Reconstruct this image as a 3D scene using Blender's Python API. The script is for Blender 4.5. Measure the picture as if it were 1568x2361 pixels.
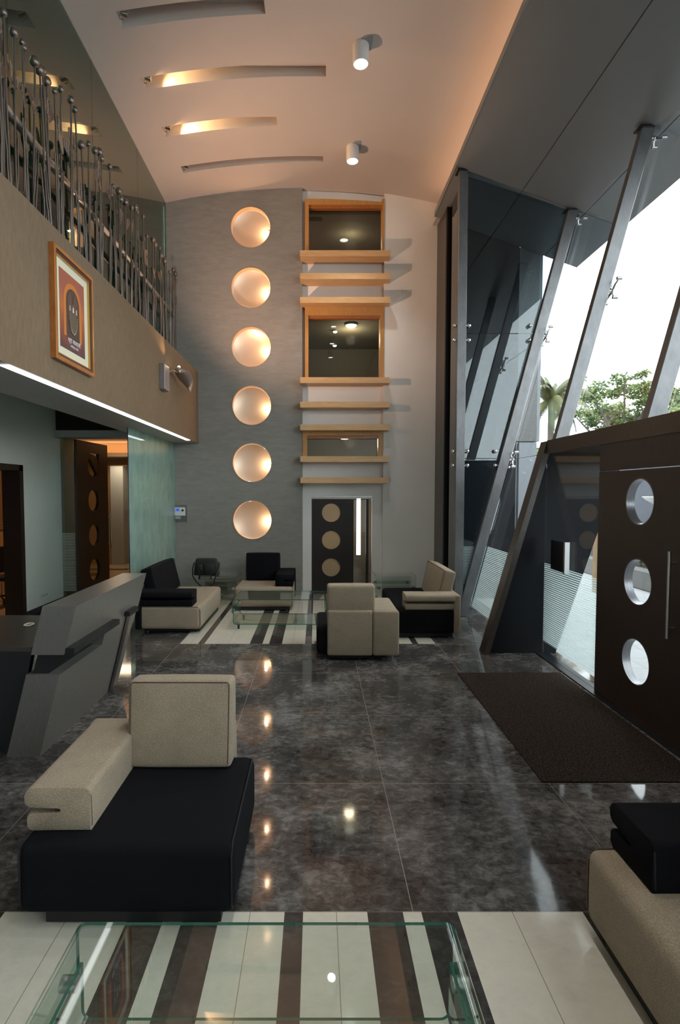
import bpy, bmesh, math, random
from mathutils import Vector, Matrix
R = math.radians
random.seed(7)
for o in list(bpy.data.objects): bpy.data.objects.remove(o)
S = bpy.context.scene
COL = S.collection

# ------------------------------------------------------------------ camera
cam_d = bpy.data.cameras.new('camera'); cam = bpy.data.objects.new('camera', cam_d); COL.objects.link(cam)
PITCH = 2.7
cam.location = (0, 0, 2.12); cam.rotation_euler = (R(90 - PITCH), 0, 0)
cam_d.sensor_fit = 'VERTICAL'; cam_d.sensor_height = 36.0; cam_d.lens = 36.0 * 1236 / 2361
cam_d.shift_x = 54 / 2361
cam_d.shift_y = (1136 + 1236 * math.tan(R(PITCH)) - 1180.5) / 2361
cam_d.clip_start = 0.05; cam_d.clip_end = 400
S.camera = cam
# ------------------------------------------------------------------ world and exposure
W = bpy.data.worlds.new('sky'); S.world = W; W.use_nodes = True
bg = W.node_tree.nodes['Background']; bg.inputs[0].default_value = (0.90, 0.95, 1.0, 1); bg.inputs[1].default_value = 5.5
S.view_settings.view_transform = 'Standard'; S.view_settings.look = 'None'
S.view_settings.gamma = 1; S.view_settings.use_curve_mapping = False
S.view_settings.exposure = 0.16
WARM = (1.0, 0.60, 0.28); WARM2 = (1.0, 0.72, 0.45); COOL = (0.93, 0.97, 1.0)

def light(name, kind, loc, power, color, size=0.05, rot=None, target=None, spot=None, blend=.4, sy=None):
    d = bpy.data.lights.new(name, kind); d.energy = power; d.color = color
    if kind == 'AREA':
        d.size = size
        if sy: d.shape = 'RECTANGLE'; d.size_y = sy
    else: d.shadow_soft_size = size
    if kind == 'SPOT': d.spot_size = R(spot); d.spot_blend = blend
    o = bpy.data.objects.new(name, d); COL.objects.link(o); o.location = loc
    if target is not None: o.rotation_euler = (Vector(target) - Vector(loc)).to_track_quat('-Z', 'Y').to_euler()
    elif rot: o.rotation_euler = rot
    return o

# ------------------------------------------------------------------ materials
MATS = {}
def pm(name, col, rough=.5, metal=0, spec=.5, emit=None, es=0, alpha=1, trans=0, ior=1.5, coat=0, sheen=0):
    m = bpy.data.materials.new(name); m.use_nodes = True
    b = m.node_tree.nodes['Principled BSDF']
    b.inputs['Base Color'].default_value = (*col, 1); b.inputs['Roughness'].default_value = rough
    b.inputs['Metallic'].default_value = metal; b.inputs['Specular IOR Level'].default_value = spec
    b.inputs['IOR'].default_value = ior; b.inputs['Transmission Weight'].default_value = trans
    b.inputs['Coat Weight'].default_value = coat; b.inputs['Sheen Weight'].default_value = sheen
    if emit: b.inputs['Emission Color'].default_value = (*emit, 1); b.inputs['Emission Strength'].default_value = es
    MATS[name] = m; return m
class NT:
    def __init__(s, m): s.m = m; s.t = m.node_tree; s.b = s.t.nodes.get('Principled BSDF')
    def n(s, k, **kw):
        x = s.t.nodes.new(k)
        for a, v in kw.items(): setattr(x, a, v)
        return x
    def l(s, a, b): s.t.links.new(a, b)
    def coord(s, which='Object'): return s.n('ShaderNodeTexCoord').outputs[which]
    def pos(s): return s.n('ShaderNodeNewGeometry').outputs['Position']
    def math(s, op, a, b=None, c=None):
        x = s.n('ShaderNodeMath', operation=op)
        for i, v in enumerate((a, b, c)):
            if v is None: continue
            if isinstance(v, (int, float)): x.inputs[i].default_value = v
            else: s.l(v, x.inputs[i])
        return x.outputs[0]
    def noise(s, vec, scale, detail=4, rough=.6, stretch=None, dist=0):
        if stretch:
            mp = s.n('ShaderNodeMapping'); mp.inputs['Scale'].default_value = stretch; s.l(vec, mp.inputs['Vector']); vec = mp.outputs[0]
        x = s.n('ShaderNodeTexNoise'); x.inputs['Scale'].default_value = scale; x.inputs['Detail'].default_value = detail
        x.inputs['Roughness'].default_value = rough; x.inputs['Distortion'].default_value = dist; s.l(vec, x.inputs['Vector']); return x.outputs[0]
    def ramp(s, f, stops):
        x = s.n('ShaderNodeValToRGB'); e = x.color_ramp.elements
        e[0].position = stops[0][0]; e[0].color = (*stops[0][1], 1); e[1].position = stops[-1][0]; e[1].color = (*stops[-1][1], 1)
        for p, c in stops[1:-1]: q = e.new(p); q.color = (*c, 1)
        s.l(f, x.inputs[0]); return x.outputs[0]
    def mix(s, f, a, b):
        x = s.n('ShaderNodeMix', data_type='RGBA')
        for k, v in ((0, f), (6, a), (7, b)):
            if isinstance(v, (int, float)): x.inputs[k].default_value = v
            elif isinstance(v, tuple): x.inputs[k].default_value = (*v, 1)
            else: s.l(v, x.inputs[k])
        return x.outputs[2]
    def bump(s, h, strength=.2, dist=.01):
        x = s.n('ShaderNodeBump'); x.inputs['Strength'].default_value = strength; x.inputs['Distance'].default_value = dist
        s.l(h, x.inputs['Height']); s.l(x.outputs[0], s.b.inputs['Normal'])

def tile_mat(name, dark, rough, gx, gy, grout, w=.004, metalsp=.5):
    """polished stone; gx = list of grout x positions or (offset, pitch); gy = (offset, pitch)"""
    m = pm(name, (.1, .1, .1), rough, spec=metalsp); t = NT(m); p = t.pos()
    a = t.noise(p, 1.7, 8, .68, (1, .8, 1)); b = t.noise(p, 16, 6, .75, (.8, 1.2, 1), .6)
    f = t.math('ADD', t.math('MULTIPLY', a, .55), t.math('MULTIPLY', b, .45))
    c = t.ramp(f, dark)
    sx = t.n('ShaderNodeSeparateXYZ'); t.l(p, sx.inputs[0]); X, Y = sx.outputs[0], sx.outputs[1]
    def lines(v, off, pitch): 
        fr = t.math('FRACT', t.math('DIVIDE', t.math('SUBTRACT', v, off - w / 2), pitch)); return t.math('LESS_THAN', fr, w / pitch)
    g = None
    if isinstance(gx, tuple): g = lines(X, *gx)
    else:
        for x in gx:
            q = t.math('LESS_THAN', t.math('ABSOLUTE', t.math('SUBTRACT', X, x)), w / 2); g = q if g is None else t.math('MAXIMUM', g, q)
    if gy: q = lines(Y, *gy); g = t.math('MAXIMUM', g, q)
    c = t.mix(g, c, grout); t.l(c, t.b.inputs['Base Color'])
    t.l(t.math('ADD', t.math('MULTIPLY', b, .04), rough - .03), t.b.inputs['Roughness'])
    return m
dark_tile = tile_mat('dark_stone_tile', [(.40, (.022, .021, .021)), (.47, (.055, .051, .049)), (.52, (.088, .084, .080)), (.60, (.185, .178, .17))], .07, (.488, 1.2105), (3.817, 1.1995), (.26, .23, .20))
light_tile = tile_mat('ivory_stone_tile', [(.3, (.50, .475, .40)), (.5, (.60, .57, .485)), (.7, (.66, .625, .535))], .09, [.99, -1.245, .1, -.335, -1.77], (3.817, 1.1995), (.20, .17, .12), .003)
stripe_tile = tile_mat('charcoal_stone_strip', [(.36, (.020, .019, .018)), (.5, (.046, .042, .040)), (.66, (.10, .093, .086))], .08, [-5.0], (3.817, 1.1995), (.2, .17, .13), .003)
corr_tile = tile_mat('warm_cream_tile', [(.3, (.46, .34, .18)), (.7, (.60, .45, .26))], .1, (.0, .6), (0, .6), (.3, .2, .1), .003)

def plaster(name, c1, c2, stretch, scale=6, rough=.75, bump=.06):
    m = pm(name, c1, rough, spec=.25); t = NT(m); p = t.pos()
    a = t.noise(p, scale, 6, .7, stretch); b = t.noise(p, 1.1, 3, .5)
    f = t.math('ADD', t.math('MULTIPLY', a, .75), t.math('MULTIPLY', b, .25))
    t.l(t.ramp(f, [(.33, c1), (.68, c2)]), t.b.inputs['Base Color']); t.bump(a, bump, .01); return m
grey_wall = plaster('grey_textured_paper', (.215, .202, .184), (.275, .262, .24), (1.2, 1.2, 5), 3.0, .75, .02)
brown_wall = plaster('taupe_textured_paper', (.140, .094, .056), (.192, .134, .084), (3, 3, .8), 9)
white_wall = plaster('white_painted_plaster', (.76, .745, .72), (.80, .785, .76), (1, 1, 1), 2, .6, .02)
ceil_mat = plaster('white_painted_ceiling', (.52, .47, .435), (.55, .50, .46), (1, 1, 1), 1, .8, .01)
leftwall = plaster('pale_grey_paint', (.62, .60, .57), (.66, .64, .61), (1, 1, 1), 1, .35, .01)
soffit_grey = plaster('grey_painted_soffit', (.34, .345, .33), (.37, .375, .36), (1, 1, 1), 1, .5, .01)
warm_paint = plaster('amber_painted_wall', (.42, .25, .12), (.50, .31, .15), (1, 1, 1), 2, .6, .01)
dark_void = pm('dark_brown_paint', (.016, .010, .008), .7)
gran = pm('black_granite', (.012, .0125, .015), .4, spec=.12)
t = NT(gran); q = t.noise(t.pos(), 90, 3, .7); t.l(t.ramp(q, [(.62, (.009, .0095, .012)), (.76, (.04, .045, .052))]), t.b.inputs['Base Color'])
bgran = pm('dark_brown_granite', (.035, .025, .020), .3); t = NT(bgran); q = t.noise(t.pos(), 60, 4, .7); t.l(t.ramp(q, [(.4, (.028, .020, .016)), (.7, (.065, .048, .038))]), t.b.inputs['Base Color'])
ggran = pm('flamed_grey_granite', (.2, .2, .2), .6); t = NT(ggran); q = t.noise(t.pos(), 40, 5, .8); t.l(t.ramp(q, [(.35, (.11, .105, .10)), (.65, (.24, .235, .23))]), t.b.inputs['Base Color'])
def wood(name, c1, c2, stretch, scale=5, rough=.4, coat=0):
    m = pm(name, c1, rough, coat=coat); t = NT(m); p = t.pos(); a = t.noise(p, scale, 6, .7, stretch, .8)
    t.l(t.ramp(a, [(.3, c1), (.7, c2)]), t.b.inputs['Base Color']); return m
maple = wood('pale_maple_wood', (.50, .30, .13), (.66, .43, .22), (1, 8, 8), 3, .42)
oak = wood('golden_frame_wood', (.42, .20, .055), (.54, .28, .09), (8, 8, 1.5), 3, .35)
wenge = wood('dark_wenge_veneer', (.020, .012, .009), (.036, .020, .015), (6, 6, .8), 6, .45)
wenge_b = wood('blackened_wenge', (.010, .008, .007), (.018, .013, .011), (6, 6, .8), 6, .4)
frame_wood = wood('glossy_chestnut_moulding', (.30, .09, .02), (.42, .15, .035), (4, 4, 1), 6, .25, .5)
def fabric(name, c1, c2, scale=170, rough=.95, bump=.5, sheen=.2, diag=False):
    m = pm(name, c1, rough, spec=.15, sheen=sheen); t = NT(m); p = t.coord('Object')
    v = t.n('ShaderNodeTexVoronoi'); v.inputs['Scale'].default_value = scale
    if diag:
        mp = t.n('ShaderNodeMapping'); mp.inputs['Scale'].default_value = (1, 1, 1.6); mp.inputs['Rotation'].default_value = (0, R(35), 0); t.l(p, mp.inputs[0]); t.l(mp.outputs[0], v.inputs['Vector'])
    else: t.l(p, v.inputs['Vector'])
    big = t.noise(p, 6, 4, .6)
    f = t.math('ADD', t.math('MULTIPLY', v.outputs['Distance'], .8), t.math('MULTIPLY', big, .5))
    t.l(t.ramp(f, [(.2, c1), (.8, c2)]), t.b.inputs['Base Color']); t.bump(v.outputs['Distance'], bump, .004); return m
beige = fabric('beige_woven_fabric', (.19, .150, .105), (.34, .278, .20), 150, .95, .6, .1, True)
black = fabric('black_plush_fabric', (.0022, .0023, .0032), (.0055, .0057, .0078), 400, .95, .2, .0)
officef = fabric('charcoal_mesh_fabric', (.02, .022, .028), (.035, .037, .045), 300)
_unused = fabric('brown_coir_pile', (.012, .009, .007), (.10, .075, .055), 170, 1, 1.0, 0)
mat_fab = pm('brown_coir_pile_mat', (.04, .03, .02), 1, spec=.1); t = NT(mat_fab); q = t.noise(t.pos(), 75, 5, .85, (1, 1, 1)); t.l(t.ramp(q, [(.36, (.008, .006, .005)), (.5, (.042, .031, .024)), (.66, (.16, .12, .095))]), t.b.inputs['Base Color']); t.bump(q, 1.0, .02)
plinth_m = pm('black_plinth', (.006, .006, .007), .6)
seam_m = pm('brown_piping', (.11, .075, .055), .9)
seam_b = pm('black_piping', (.008, .008, .012), .9)
steel = pm('brushed_steel', (.55, .55, .54), .32, 1)
steel_d = pm('dull_mill_steel', (.30, .30, .31), .42, .75); t = NT(steel_d); q = t.noise(t.pos(), 7, 6, .7, (1, 1, .5)); t.l(t.ramp(q, [(.3, (.15, .15, .155)), (.7, (.22, .22, .225))]), t.b.inputs['Base Color'])
chrome = pm('polished_chrome', (.75, .74, .72), .12, 1)
pewter = pm('cast_pewter_metal', (.20, .17, .15), .38, .85)
alu = pm('grey_aluminium_panel', (.205, .220, .228), .38, .35)
alu_col = pm('anodised_lamp_box', (.32, .31, .33), .35, .7)
desk_m = pm('brushed_metal_laminate', (.2, .19, .17), .30, .35); t = NT(desk_m); q = t.noise(t.pos(), 60, 3, .6, (6, .3, .3)); t.l(t.ramp(q, [(.3, (.135, .129, .118)), (.7, (.195, .186, .170))]), t.b.inputs['Base Color'])
desk_top_m = pm('dark_worktop_laminate', (.045, .037, .032), .3)
satin_black = pm('satin_black_metal', (.008, .009, .011), .3)
plastic_w = pm('white_plastic', (.62, .62, .60), .35)
plastic_g = pm('grey_plastic', (.30, .30, .31), .4)
blue_scr = pm('blue_lcd_screen', (.02, .05, .3), .2, emit=(.04, .12, .9), es=.5)
nylon = pm('black_nylon', (.010, .010, .011), .6)
rubber = pm('black_rubber', (.01, .01, .01), .5)
white_m0 = pm('outdoor_white_enamel', (.75, .75, .74), .3)
canopy = pm('white_metal_cladding', (.26, .275, .30), .45)
concrete = pm('weathered_concrete', (.13, .13, .125), .8)
pave = tile_mat('pale_stone_paving', [(.3, (.30, .30, .31)), (.7, (.40, .40, .41))], .6, (0, .4), (0, .4), (.25, .25, .25), .012)
extwall = plaster('blue_grey_render', (.085, .092, .11), (.11, .118, .14), (2, 2, 1), 2, .9, .02)
tan = pm('tan_painted_render', (.30, .19, .10), .8)
leaf_m = pm('green_leaf', (.085, .14, .035), .6); t = NT(leaf_m); q = t.noise(t.pos(), 1.3, 3, .6); t.l(t.ramp(q, [(.35, (.05, .095, .03)), (.65, (.20, .25, .07))]), t.b.inputs['Base Color'])
palm_m = pm('palm_leaf', (.12, .17, .06), .6); t = NT(palm_m); q = t.noise(t.pos(), .8, 3, .6); t.l(t.ramp(q, [(.4, (.035, .06, .025)), (.66, (.16, .15, .055))]), t.b.inputs['Base Color'])
bark = pm('grey_bark', (.10, .085, .07), .9)

def emis(name, col, s):
    m = bpy.data.materials.new(name); m.use_nodes = True; n = m.node_tree; n.nodes.remove(n.nodes['Principled BSDF'])
    e = n.nodes.new('ShaderNodeEmission'); e.inputs[0].default_value = (*col, 1); e.inputs[1].default_value = s
    n.links.new(e.outputs[0], n.nodes['Material Output'].inputs[0]); return m
def thin_glass(name, tint, boost=1.0, ior=1.5, gcol=(1, 1, 1), stripes=None, haze=0, hazecol=(.6, .75, .7), rough=0.0, hazetex=False):
    m = bpy.data.materials.new(name); m.use_nodes = True; t = NT(m); t.t.nodes.remove(t.b)
    out = t.t.nodes['Material Output']
    tr = t.n('ShaderNodeBsdfTransparent'); tr.inputs[0].default_value = (*tint, 1)
    gl = t.n('ShaderNodeBsdfGlossy'); gl.inputs['Roughness'].default_value = rough; gl.inputs[0].default_value = (*gcol, 1)
    fr = t.n('ShaderNodeFresnel'); gb = t.n('ShaderNodeNewGeometry')
    t.l(t.math('ADD', ior, t.math('MULTIPLY', gb.outputs['Backfacing'], 1 / ior - ior)), fr.inputs[0])
    f = t.math('MINIMUM', t.math('MULTIPLY', fr.outputs[0], boost), 1.0)
    base = tr.outputs[0]
    if haze:
        df = t.n('ShaderNodeBsdfDiffuse'); df.inputs[0].default_value = (*hazecol, 1)
        tl = t.n('ShaderNodeBsdfTranslucent'); tl.inputs[0].default_value = (*hazecol, 1)
        a = t.n('ShaderNodeMixShader'); a.inputs[0].default_value = .45; t.l(df.outputs[0], a.inputs[1]); t.l(tl.outputs[0], a.inputs[2])
        h = t.n('ShaderNodeMixShader'); t.l(tr.outputs[0], h.inputs[1]); t.l(a.outputs[0], h.inputs[2])
        if hazetex:
            q = t.noise(t.pos(), 3.2, 5, .6, (1, 1.6, .8)); t.l(t.math('ADD', t.math('MULTIPLY', q, .5), haze - .25), h.inputs[0])
        else: h.inputs[0].default_value = haze
        base = h.outputs[0]
    if stripes:
        z0, z1, pitch, duty = stripes
        sx = t.n('ShaderNodeSeparateXYZ'); t.l(t.pos(), sx.inputs[0]); Z = sx.outputs[2]
        s_ = t.math('LESS_THAN', t.math('FRACT', t.math('DIVIDE', Z, pitch)), duty)
        s_ = t.math('MULTIPLY', s_, t.math('MULTIPLY', t.math('GREATER_THAN', Z, z0), t.math('LESS_THAN', Z, z1)))
        df = t.n('ShaderNodeBsdfDiffuse'); df.inputs[0].default_value = (.72, .86, .84, 1)
        tl = t.n('ShaderNodeBsdfTranslucent'); tl.inputs[0].default_value = (.72, .86, .84, 1)
        a = t.n('ShaderNodeMixShader'); a.inputs[0].default_value = .5; t.l(df.outputs[0], a.inputs[1]); t.l(tl.outputs[0], a.inputs[2])
        h = t.n('ShaderNodeMixShader'); t.l(t.math('MULTIPLY', s_, .7), h.inputs[0]); t.l(base, h.inputs[1]); t.l(a.outputs[0], h.inputs[2]); base = h.outputs[0]
    mx = t.n('ShaderNodeMixShader'); t.l(f, mx.inputs[0]); t.l(base, mx.inputs[1]); t.l(gl.outputs[0], mx.inputs[2]); t.l(mx.outputs[0], out.inputs[0])
    return m
clear = thin_glass('clear_glazing', (.94, .97, .96), .8)
clear_str = thin_glass('clear_glazing_with_frosted_lines', (.94, .97, .96), .8, stripes=(.17, 1.20, .0265, .5))
end_glass = thin_glass('grey_tinted_glazing', (.50, .58, .60), 1.9)
end_glass_str = thin_glass('grey_tinted_glazing_with_lines', (.50, .58, .60), 1.9, stripes=(.17, 1.20, .0265, .5))
table_glass = thin_glass('green_edged_table_glass', (.92, .965, .945), 1.2)
edge_glass = pm('green_glass_edge', (.03, .13, .10), .1, spec=.8)
edge_blue = pm('blue_green_glass_edge', (.008, .02, .09), .1, spec=.8)
gallery_glass = thin_glass('dark_green_gallery_glass', (.30, .46, .40), 1.7, gcol=(.86, .90, .84))
frosted = thin_glass('frosted_green_glass', (.62, .80, .74), 1.0, haze=.42, hazecol=(.58, .80, .74), hazetex=True)
corr_glass = thin_glass('green_sidelight_glass', (.60, .70, .62), 1.2, stripes=(.2, 1.34, .03, .5))
window_glass = thin_glass('dim_window_glass', (.72, .70, .64), 1.5)
frost_disc = thin_glass('beige_frosted_disc', (.8, .7, .5), .6, haze=.93, hazecol=(.66, .55, .38))

# ------------------------------------------------------------------ mesh helpers
def obj(name, bm, mat, parent=None, smooth=None, loc=None, rot=None, kind=None, label=None, cat=None, group=None):
    bmesh.ops.recalc_face_normals(bm, faces=bm.faces)
    me = bpy.data.meshes.new(name); bm.to_mesh(me); bm.free()
    mats = mat if isinstance(mat, (list, tuple)) else [mat]
    for m in mats: me.materials.append(m)
    if smooth:
        for p in me.polygons: p.use_smooth = True
        me.set_sharp_from_angle(angle=R(smooth))
    o = bpy.data.objects.new(name, me); COL.objects.link(o)
    if parent: o.parent = parent
    if loc: o.location = loc
    if rot: o.rotation_euler = rot
    tag(o, label, cat, group, kind); return o
def tag(o, label=None, cat=None, group=None, kind=None):
    if label: o['label'] = label
    if cat: o['category'] = cat
    if group: o['group'] = group
    if kind: o['kind'] = kind
    return o
def struct(name, bm, mat, **k): return obj(name, bm, mat, kind='structure', **k)
def thing(name, label, cat, loc=(0, 0, 0), rz=0, group=None):
    o = bpy.data.objects.new(name, None); o.empty_display_size = .1; COL.objects.link(o); o.location = loc; o.rotation_euler = (0, 0, rz)
    return tag(o, label, cat, group)
def copy_tree(o, parent=None):
    c = o.copy(); COL.objects.link(c); c.parent = parent
    for ch in list(o.children): copy_tree(ch, c)
    return c
def B(): return bmesh.new()
def box(bm, x0, x1, y0, y1, z0, z1, mi=0, M=None):
    vs = [bm.verts.new(v) for v in ((x0, y0, z0), (x1, y0, z0), (x1, y1, z0), (x0, y1, z0), (x0, y0, z1), (x1, y0, z1), (x1, y1, z1), (x0, y1, z1))]
    if M is not None:
        for v in vs: v.co = M @ v.co
    fs = []
    for i in ((0, 3, 2, 1), (4, 5, 6, 7), (0, 1, 5, 4), (1, 2, 6, 5), (2, 3, 7, 6), (3, 0, 4, 7)):
        f = bm.faces.new([vs[k] for k in i]); f.material_index = mi; fs.append(f)
    return vs, fs
def bx(x0, x1, y0, y1, z0, z1, bev=0, seg=2):
    bm = B(); box(bm, x0, x1, y0, y1, z0, z1)
    if bev: bmesh.ops.bevel(bm, geom=bm.edges[:], offset=bev, segments=seg, profile=.5, affect='EDGES')
    return bm
def prism(bm, pts, axis, a, b, mi=0):
    """pts 2D polygon; axis 'y': (x,z) extruded y a..b; 'x': (y,z); 'z': (x,y)"""
    def P(p, t): return {'y': (p[0], t, p[1]), 'x': (t, p[0], p[1]), 'z': (p[0], p[1], t)}[axis]
    A = [bm.verts.new(P(p, a)) for p in pts]; Bv = [bm.verts.new(P(p, b)) for p in pts]
    f = bm.faces.new(A); f.material_index = mi; f = bm.faces.new(Bv[::-1]); f.material_index = mi
    n = len(pts)
    for i in range(n):
        f = bm.faces.new((A[i], Bv[i], Bv[(i + 1) % n], A[(i + 1) % n])); f.material_index = mi
def tube(bm, pts, r, n=8, mi=0, cap=True):
    pts = [Vector(p) for p in pts]; rs = r if isinstance(r, (list, tuple)) else [r] * len(pts); rings = []
    up = None
    for i, p in enumerate(pts):
        d = (pts[min(i + 1, len(pts) - 1)] - pts[max(i - 1, 0)]).normalized()
        if up is None: up = d.orthogonal().normalized()
        up = (up - d * up.dot(d)); up = up.normalized() if up.length > 1e-6 else d.orthogonal().normalized()
        s = d.cross(up)
        rings.append([bm.verts.new(p + (up * math.cos(2 * math.pi * k / n) + s * math.sin(2 * math.pi * k / n)) * rs[i]) for k in range(n)])
    for a, b in zip(rings, rings[1:]):
        for k in range(n):
            f = bm.faces.new((a[k], a[(k + 1) % n], b[(k + 1) % n], b[k])); f.material_index = mi
    if cap:
        for q in (rings[0][::-1], rings[-1]): f = bm.faces.new(q); f.material_index = mi
def lathe(bm, prof, c, axis='z', n=32, mi=0):
    """prof list of (r, t); axis direction; closed at r=0"""
    c = Vector(c); rings = []
    ax = {'z': (Vector((1, 0, 0)), Vector((0, 1, 0)), Vector((0, 0, 1))), 'y': (Vector((1, 0, 0)), Vector((0, 0, 1)), Vector((0, 1, 0))), 'x': (Vector((0, 1, 0)), Vector((0, 0, 1)), Vector((1, 0, 0)))}[axis]
    for r, t_ in prof:
        if r < 1e-6: rings.append([bm.verts.new(c + ax[2] * t_)])
        else: rings.append([bm.verts.new(c + ax[2] * t_ + (ax[0] * math.cos(2 * math.pi * k / n) + ax[1] * math.sin(2 * math.pi * k / n)) * r) for k in range(n)])
    for a, b in zip(rings, rings[1:]):
        for k in range(n):
            k2 = (k + 1) % n
            if len(a) == 1 and len(b) == 1: continue
            if len(a) == 1: f = bm.faces.new((a[0], b[k2], b[k]))
            elif len(b) == 1: f = bm.faces.new((a[k], a[k2], b[0]))
            else: f = bm.faces.new((a[k], a[k2], b[k2], b[k]))
            f.material_index = mi
def panel(u0, u1, v0, v1, rects=(), circs=(), thick=.1, ub=(), vb=(), n=64, fn=None):
    """panel in XZ plane, front at y=0, back at y=+thick, with rectangular and round holes"""
    bm = B(); cell = [(cx - r * 1.12, cx + r * 1.12, cz - r * 1.12, cz + r * 1.12, cx, cz, r) for cx, cz, r in circs]
    us = sorted({round(v, 5) for v in [u0, u1, *ub] + [c for q in rects for c in q[:2]] + [c for q in cell for c in q[:2]] if u0 - 1e-6 <= v <= u1 + 1e-6})
    vs = sorted({round(v, 5) for v in [v0, v1, *vb] + [c for q in rects for c in q[2:]] + [c for q in cell for c in q[2:4]] if v0 - 1e-6 <= v <= v1 + 1e-6})
    V = {}
    def gv(x, z):
        k = (round(x, 5), round(z, 5))
        if k not in V: V[k] = bm.verts.new((x, 0, z))
        return V[k]
    for a, b in zip(us, us[1:]):
        for c, d in zip(vs, vs[1:]):
            mx, mz = (a + b) / 2, (c + d) / 2
            if any(q[0] < mx < q[1] and q[2] < mz < q[3] for q in rects): continue
            if any(q[0] < mx < q[1] and q[2] < mz < q[3] for q in cell): continue
            bm.faces.new((gv(a, c), gv(b, c), gv(b, d), gv(a, d)))
    for x0, x1, z0, z1, cx, cz, r in cell:
        ux = [u for u in us if x0 - 1e-6 <= u <= x1 + 1e-6]; vz = [v for v in vs if z0 - 1e-6 <= v <= z1 + 1e-6]
        per = [(u, z0) for u in ux] + [(x1, v) for v in vz[1:]] + [(u, z1) for u in ux[::-1][1:]] + [(x0, v) for v in vz[::-1][1:-1]]
        per = sorted({(round(p[0], 5), round(p[1], 5)) for p in per}, key=lambda p: math.atan2(p[1] - cz, p[0] - cx))
        ang = [math.atan2(p[1] - cz, p[0] - cx) for p in per]
        C = [bm.verts.new((cx + r * math.cos(-math.pi + 2 * math.pi * k / n), 0, cz + r * math.sin(-math.pi + 2 * math.pi * k / n))) for k in range(n)]
        ca = [-math.pi + 2 * math.pi * k / n for k in range(n)]
        Pn = len(per); owner = [min(range(Pn), key=lambda j: abs((ang[j] - a_ + math.pi) % (2 * math.pi) - math.pi)) for a_ in ca]
        for k in range(n):
            k2 = (k + 1) % n; o1, o2 = owner[k], owner[k2]
            if o1 == o2: bm.faces.new((gv(*per[o1]), C[k2], C[k]))
            else:
                chain = [o1]
                while chain[-1] != o2: chain.append((chain[-1] + 1) % Pn)
                bm.faces.new([gv(*per[j]) for j in chain] + [C[k2], C[k]])
    if fn:
        for v in bm.verts: v.co = Vector(fn(v.co.x, v.co.z))
    bmesh.ops.recalc_face_normals(bm, faces=bm.faces)
    if thick:
        front = bm.faces[:]
        ret = bmesh.ops.extrude_face_region(bm, geom=front)
        for v in [e for e in ret['geom'] if isinstance(e, bmesh.types.BMVert)]:
            v.co += Vector((0, thick, 0)) if not fn else Vector((0, 0, thick))
    return bm
def quadmesh(pts, thick=None, vec=None, mi=0):
    bm = B(); vs = [bm.verts.new(p) for p in pts]; bm.faces.new(vs)
    if vec is not None:
        r = bmesh.ops.extrude_face_region(bm, geom=bm.faces[:])
        for v in [e for e in r['geom'] if isinstance(e, bmesh.types.BMVert)]: v.co += Vector(vec)
    return bm
def cyl(bm, c, r, h, axis='z', n=24, mi=0): lathe(bm, [(0, 0), (r, 0), (r, h), (0, h)], c, axis, n, mi)
def sphere(bm, c, r, n=12, mi=0, sz=1): lathe(bm, [(r * math.sin(math.pi * k / (n // 2 + 2)), -r * sz * math.cos(math.pi * k / (n // 2 + 2))) for k in range(n // 2 + 3)], c, 'z', n, mi)

# ================================================================== STRUCTURE
YN = -7.0; YB = 11.0                                                     # back wall plane
# floor: dark slabs with two inlaid striped fields
pat = [(-1.92, -1.667, 1), (-1.667, -1.578, 2), (-1.578, -.94, 1), (-.94, -.762, 2), (-.762, -.668, 1), (-.668, -.487, 2), (-.487, -.162, 1), (-.162, -.068, 2), (-.068, .256, 1), (.256, .436, 2), (.436, .53, 1), (.53, .713, 2), (.713, 1.346, 1), (1.346, 1.43, 2), (1.43, 1.67, 1)]
bm = B()
def fq(x0, x1, y0, y1, mi):
    f = bm.faces.new([bm.verts.new(p) for p in ((x0, y0, 0), (x1, y0, 0), (x1, y1, 0), (x0, y1, 0))]); f.material_index = mi
ys = [YN, 2.62, 7.436, 11.4]
fq(-9.5, -1.92, YN, 11.4, 0); fq(1.67, 3.2, YN, 11.4, 0); fq(-1.92, 1.67, 2.62, 7.436, 0)
for y0, y1 in ((YN, 2.62), (7.436, 11.4)):
    for a, b, k in pat: fq(a, b, y0, y1, k)
bmesh.ops.remove_doubles(bm, verts=bm.verts, dist=1e-5)
r_ = bmesh.ops.extrude_face_region(bm, geom=bm.faces[:])
for v in [e for e in r_['geom'] if isinstance(e, bmesh.types.BMVert)]: v.co.z -= .05
struct('floor', bm, [dark_tile, light_tile, stripe_tile])

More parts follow.
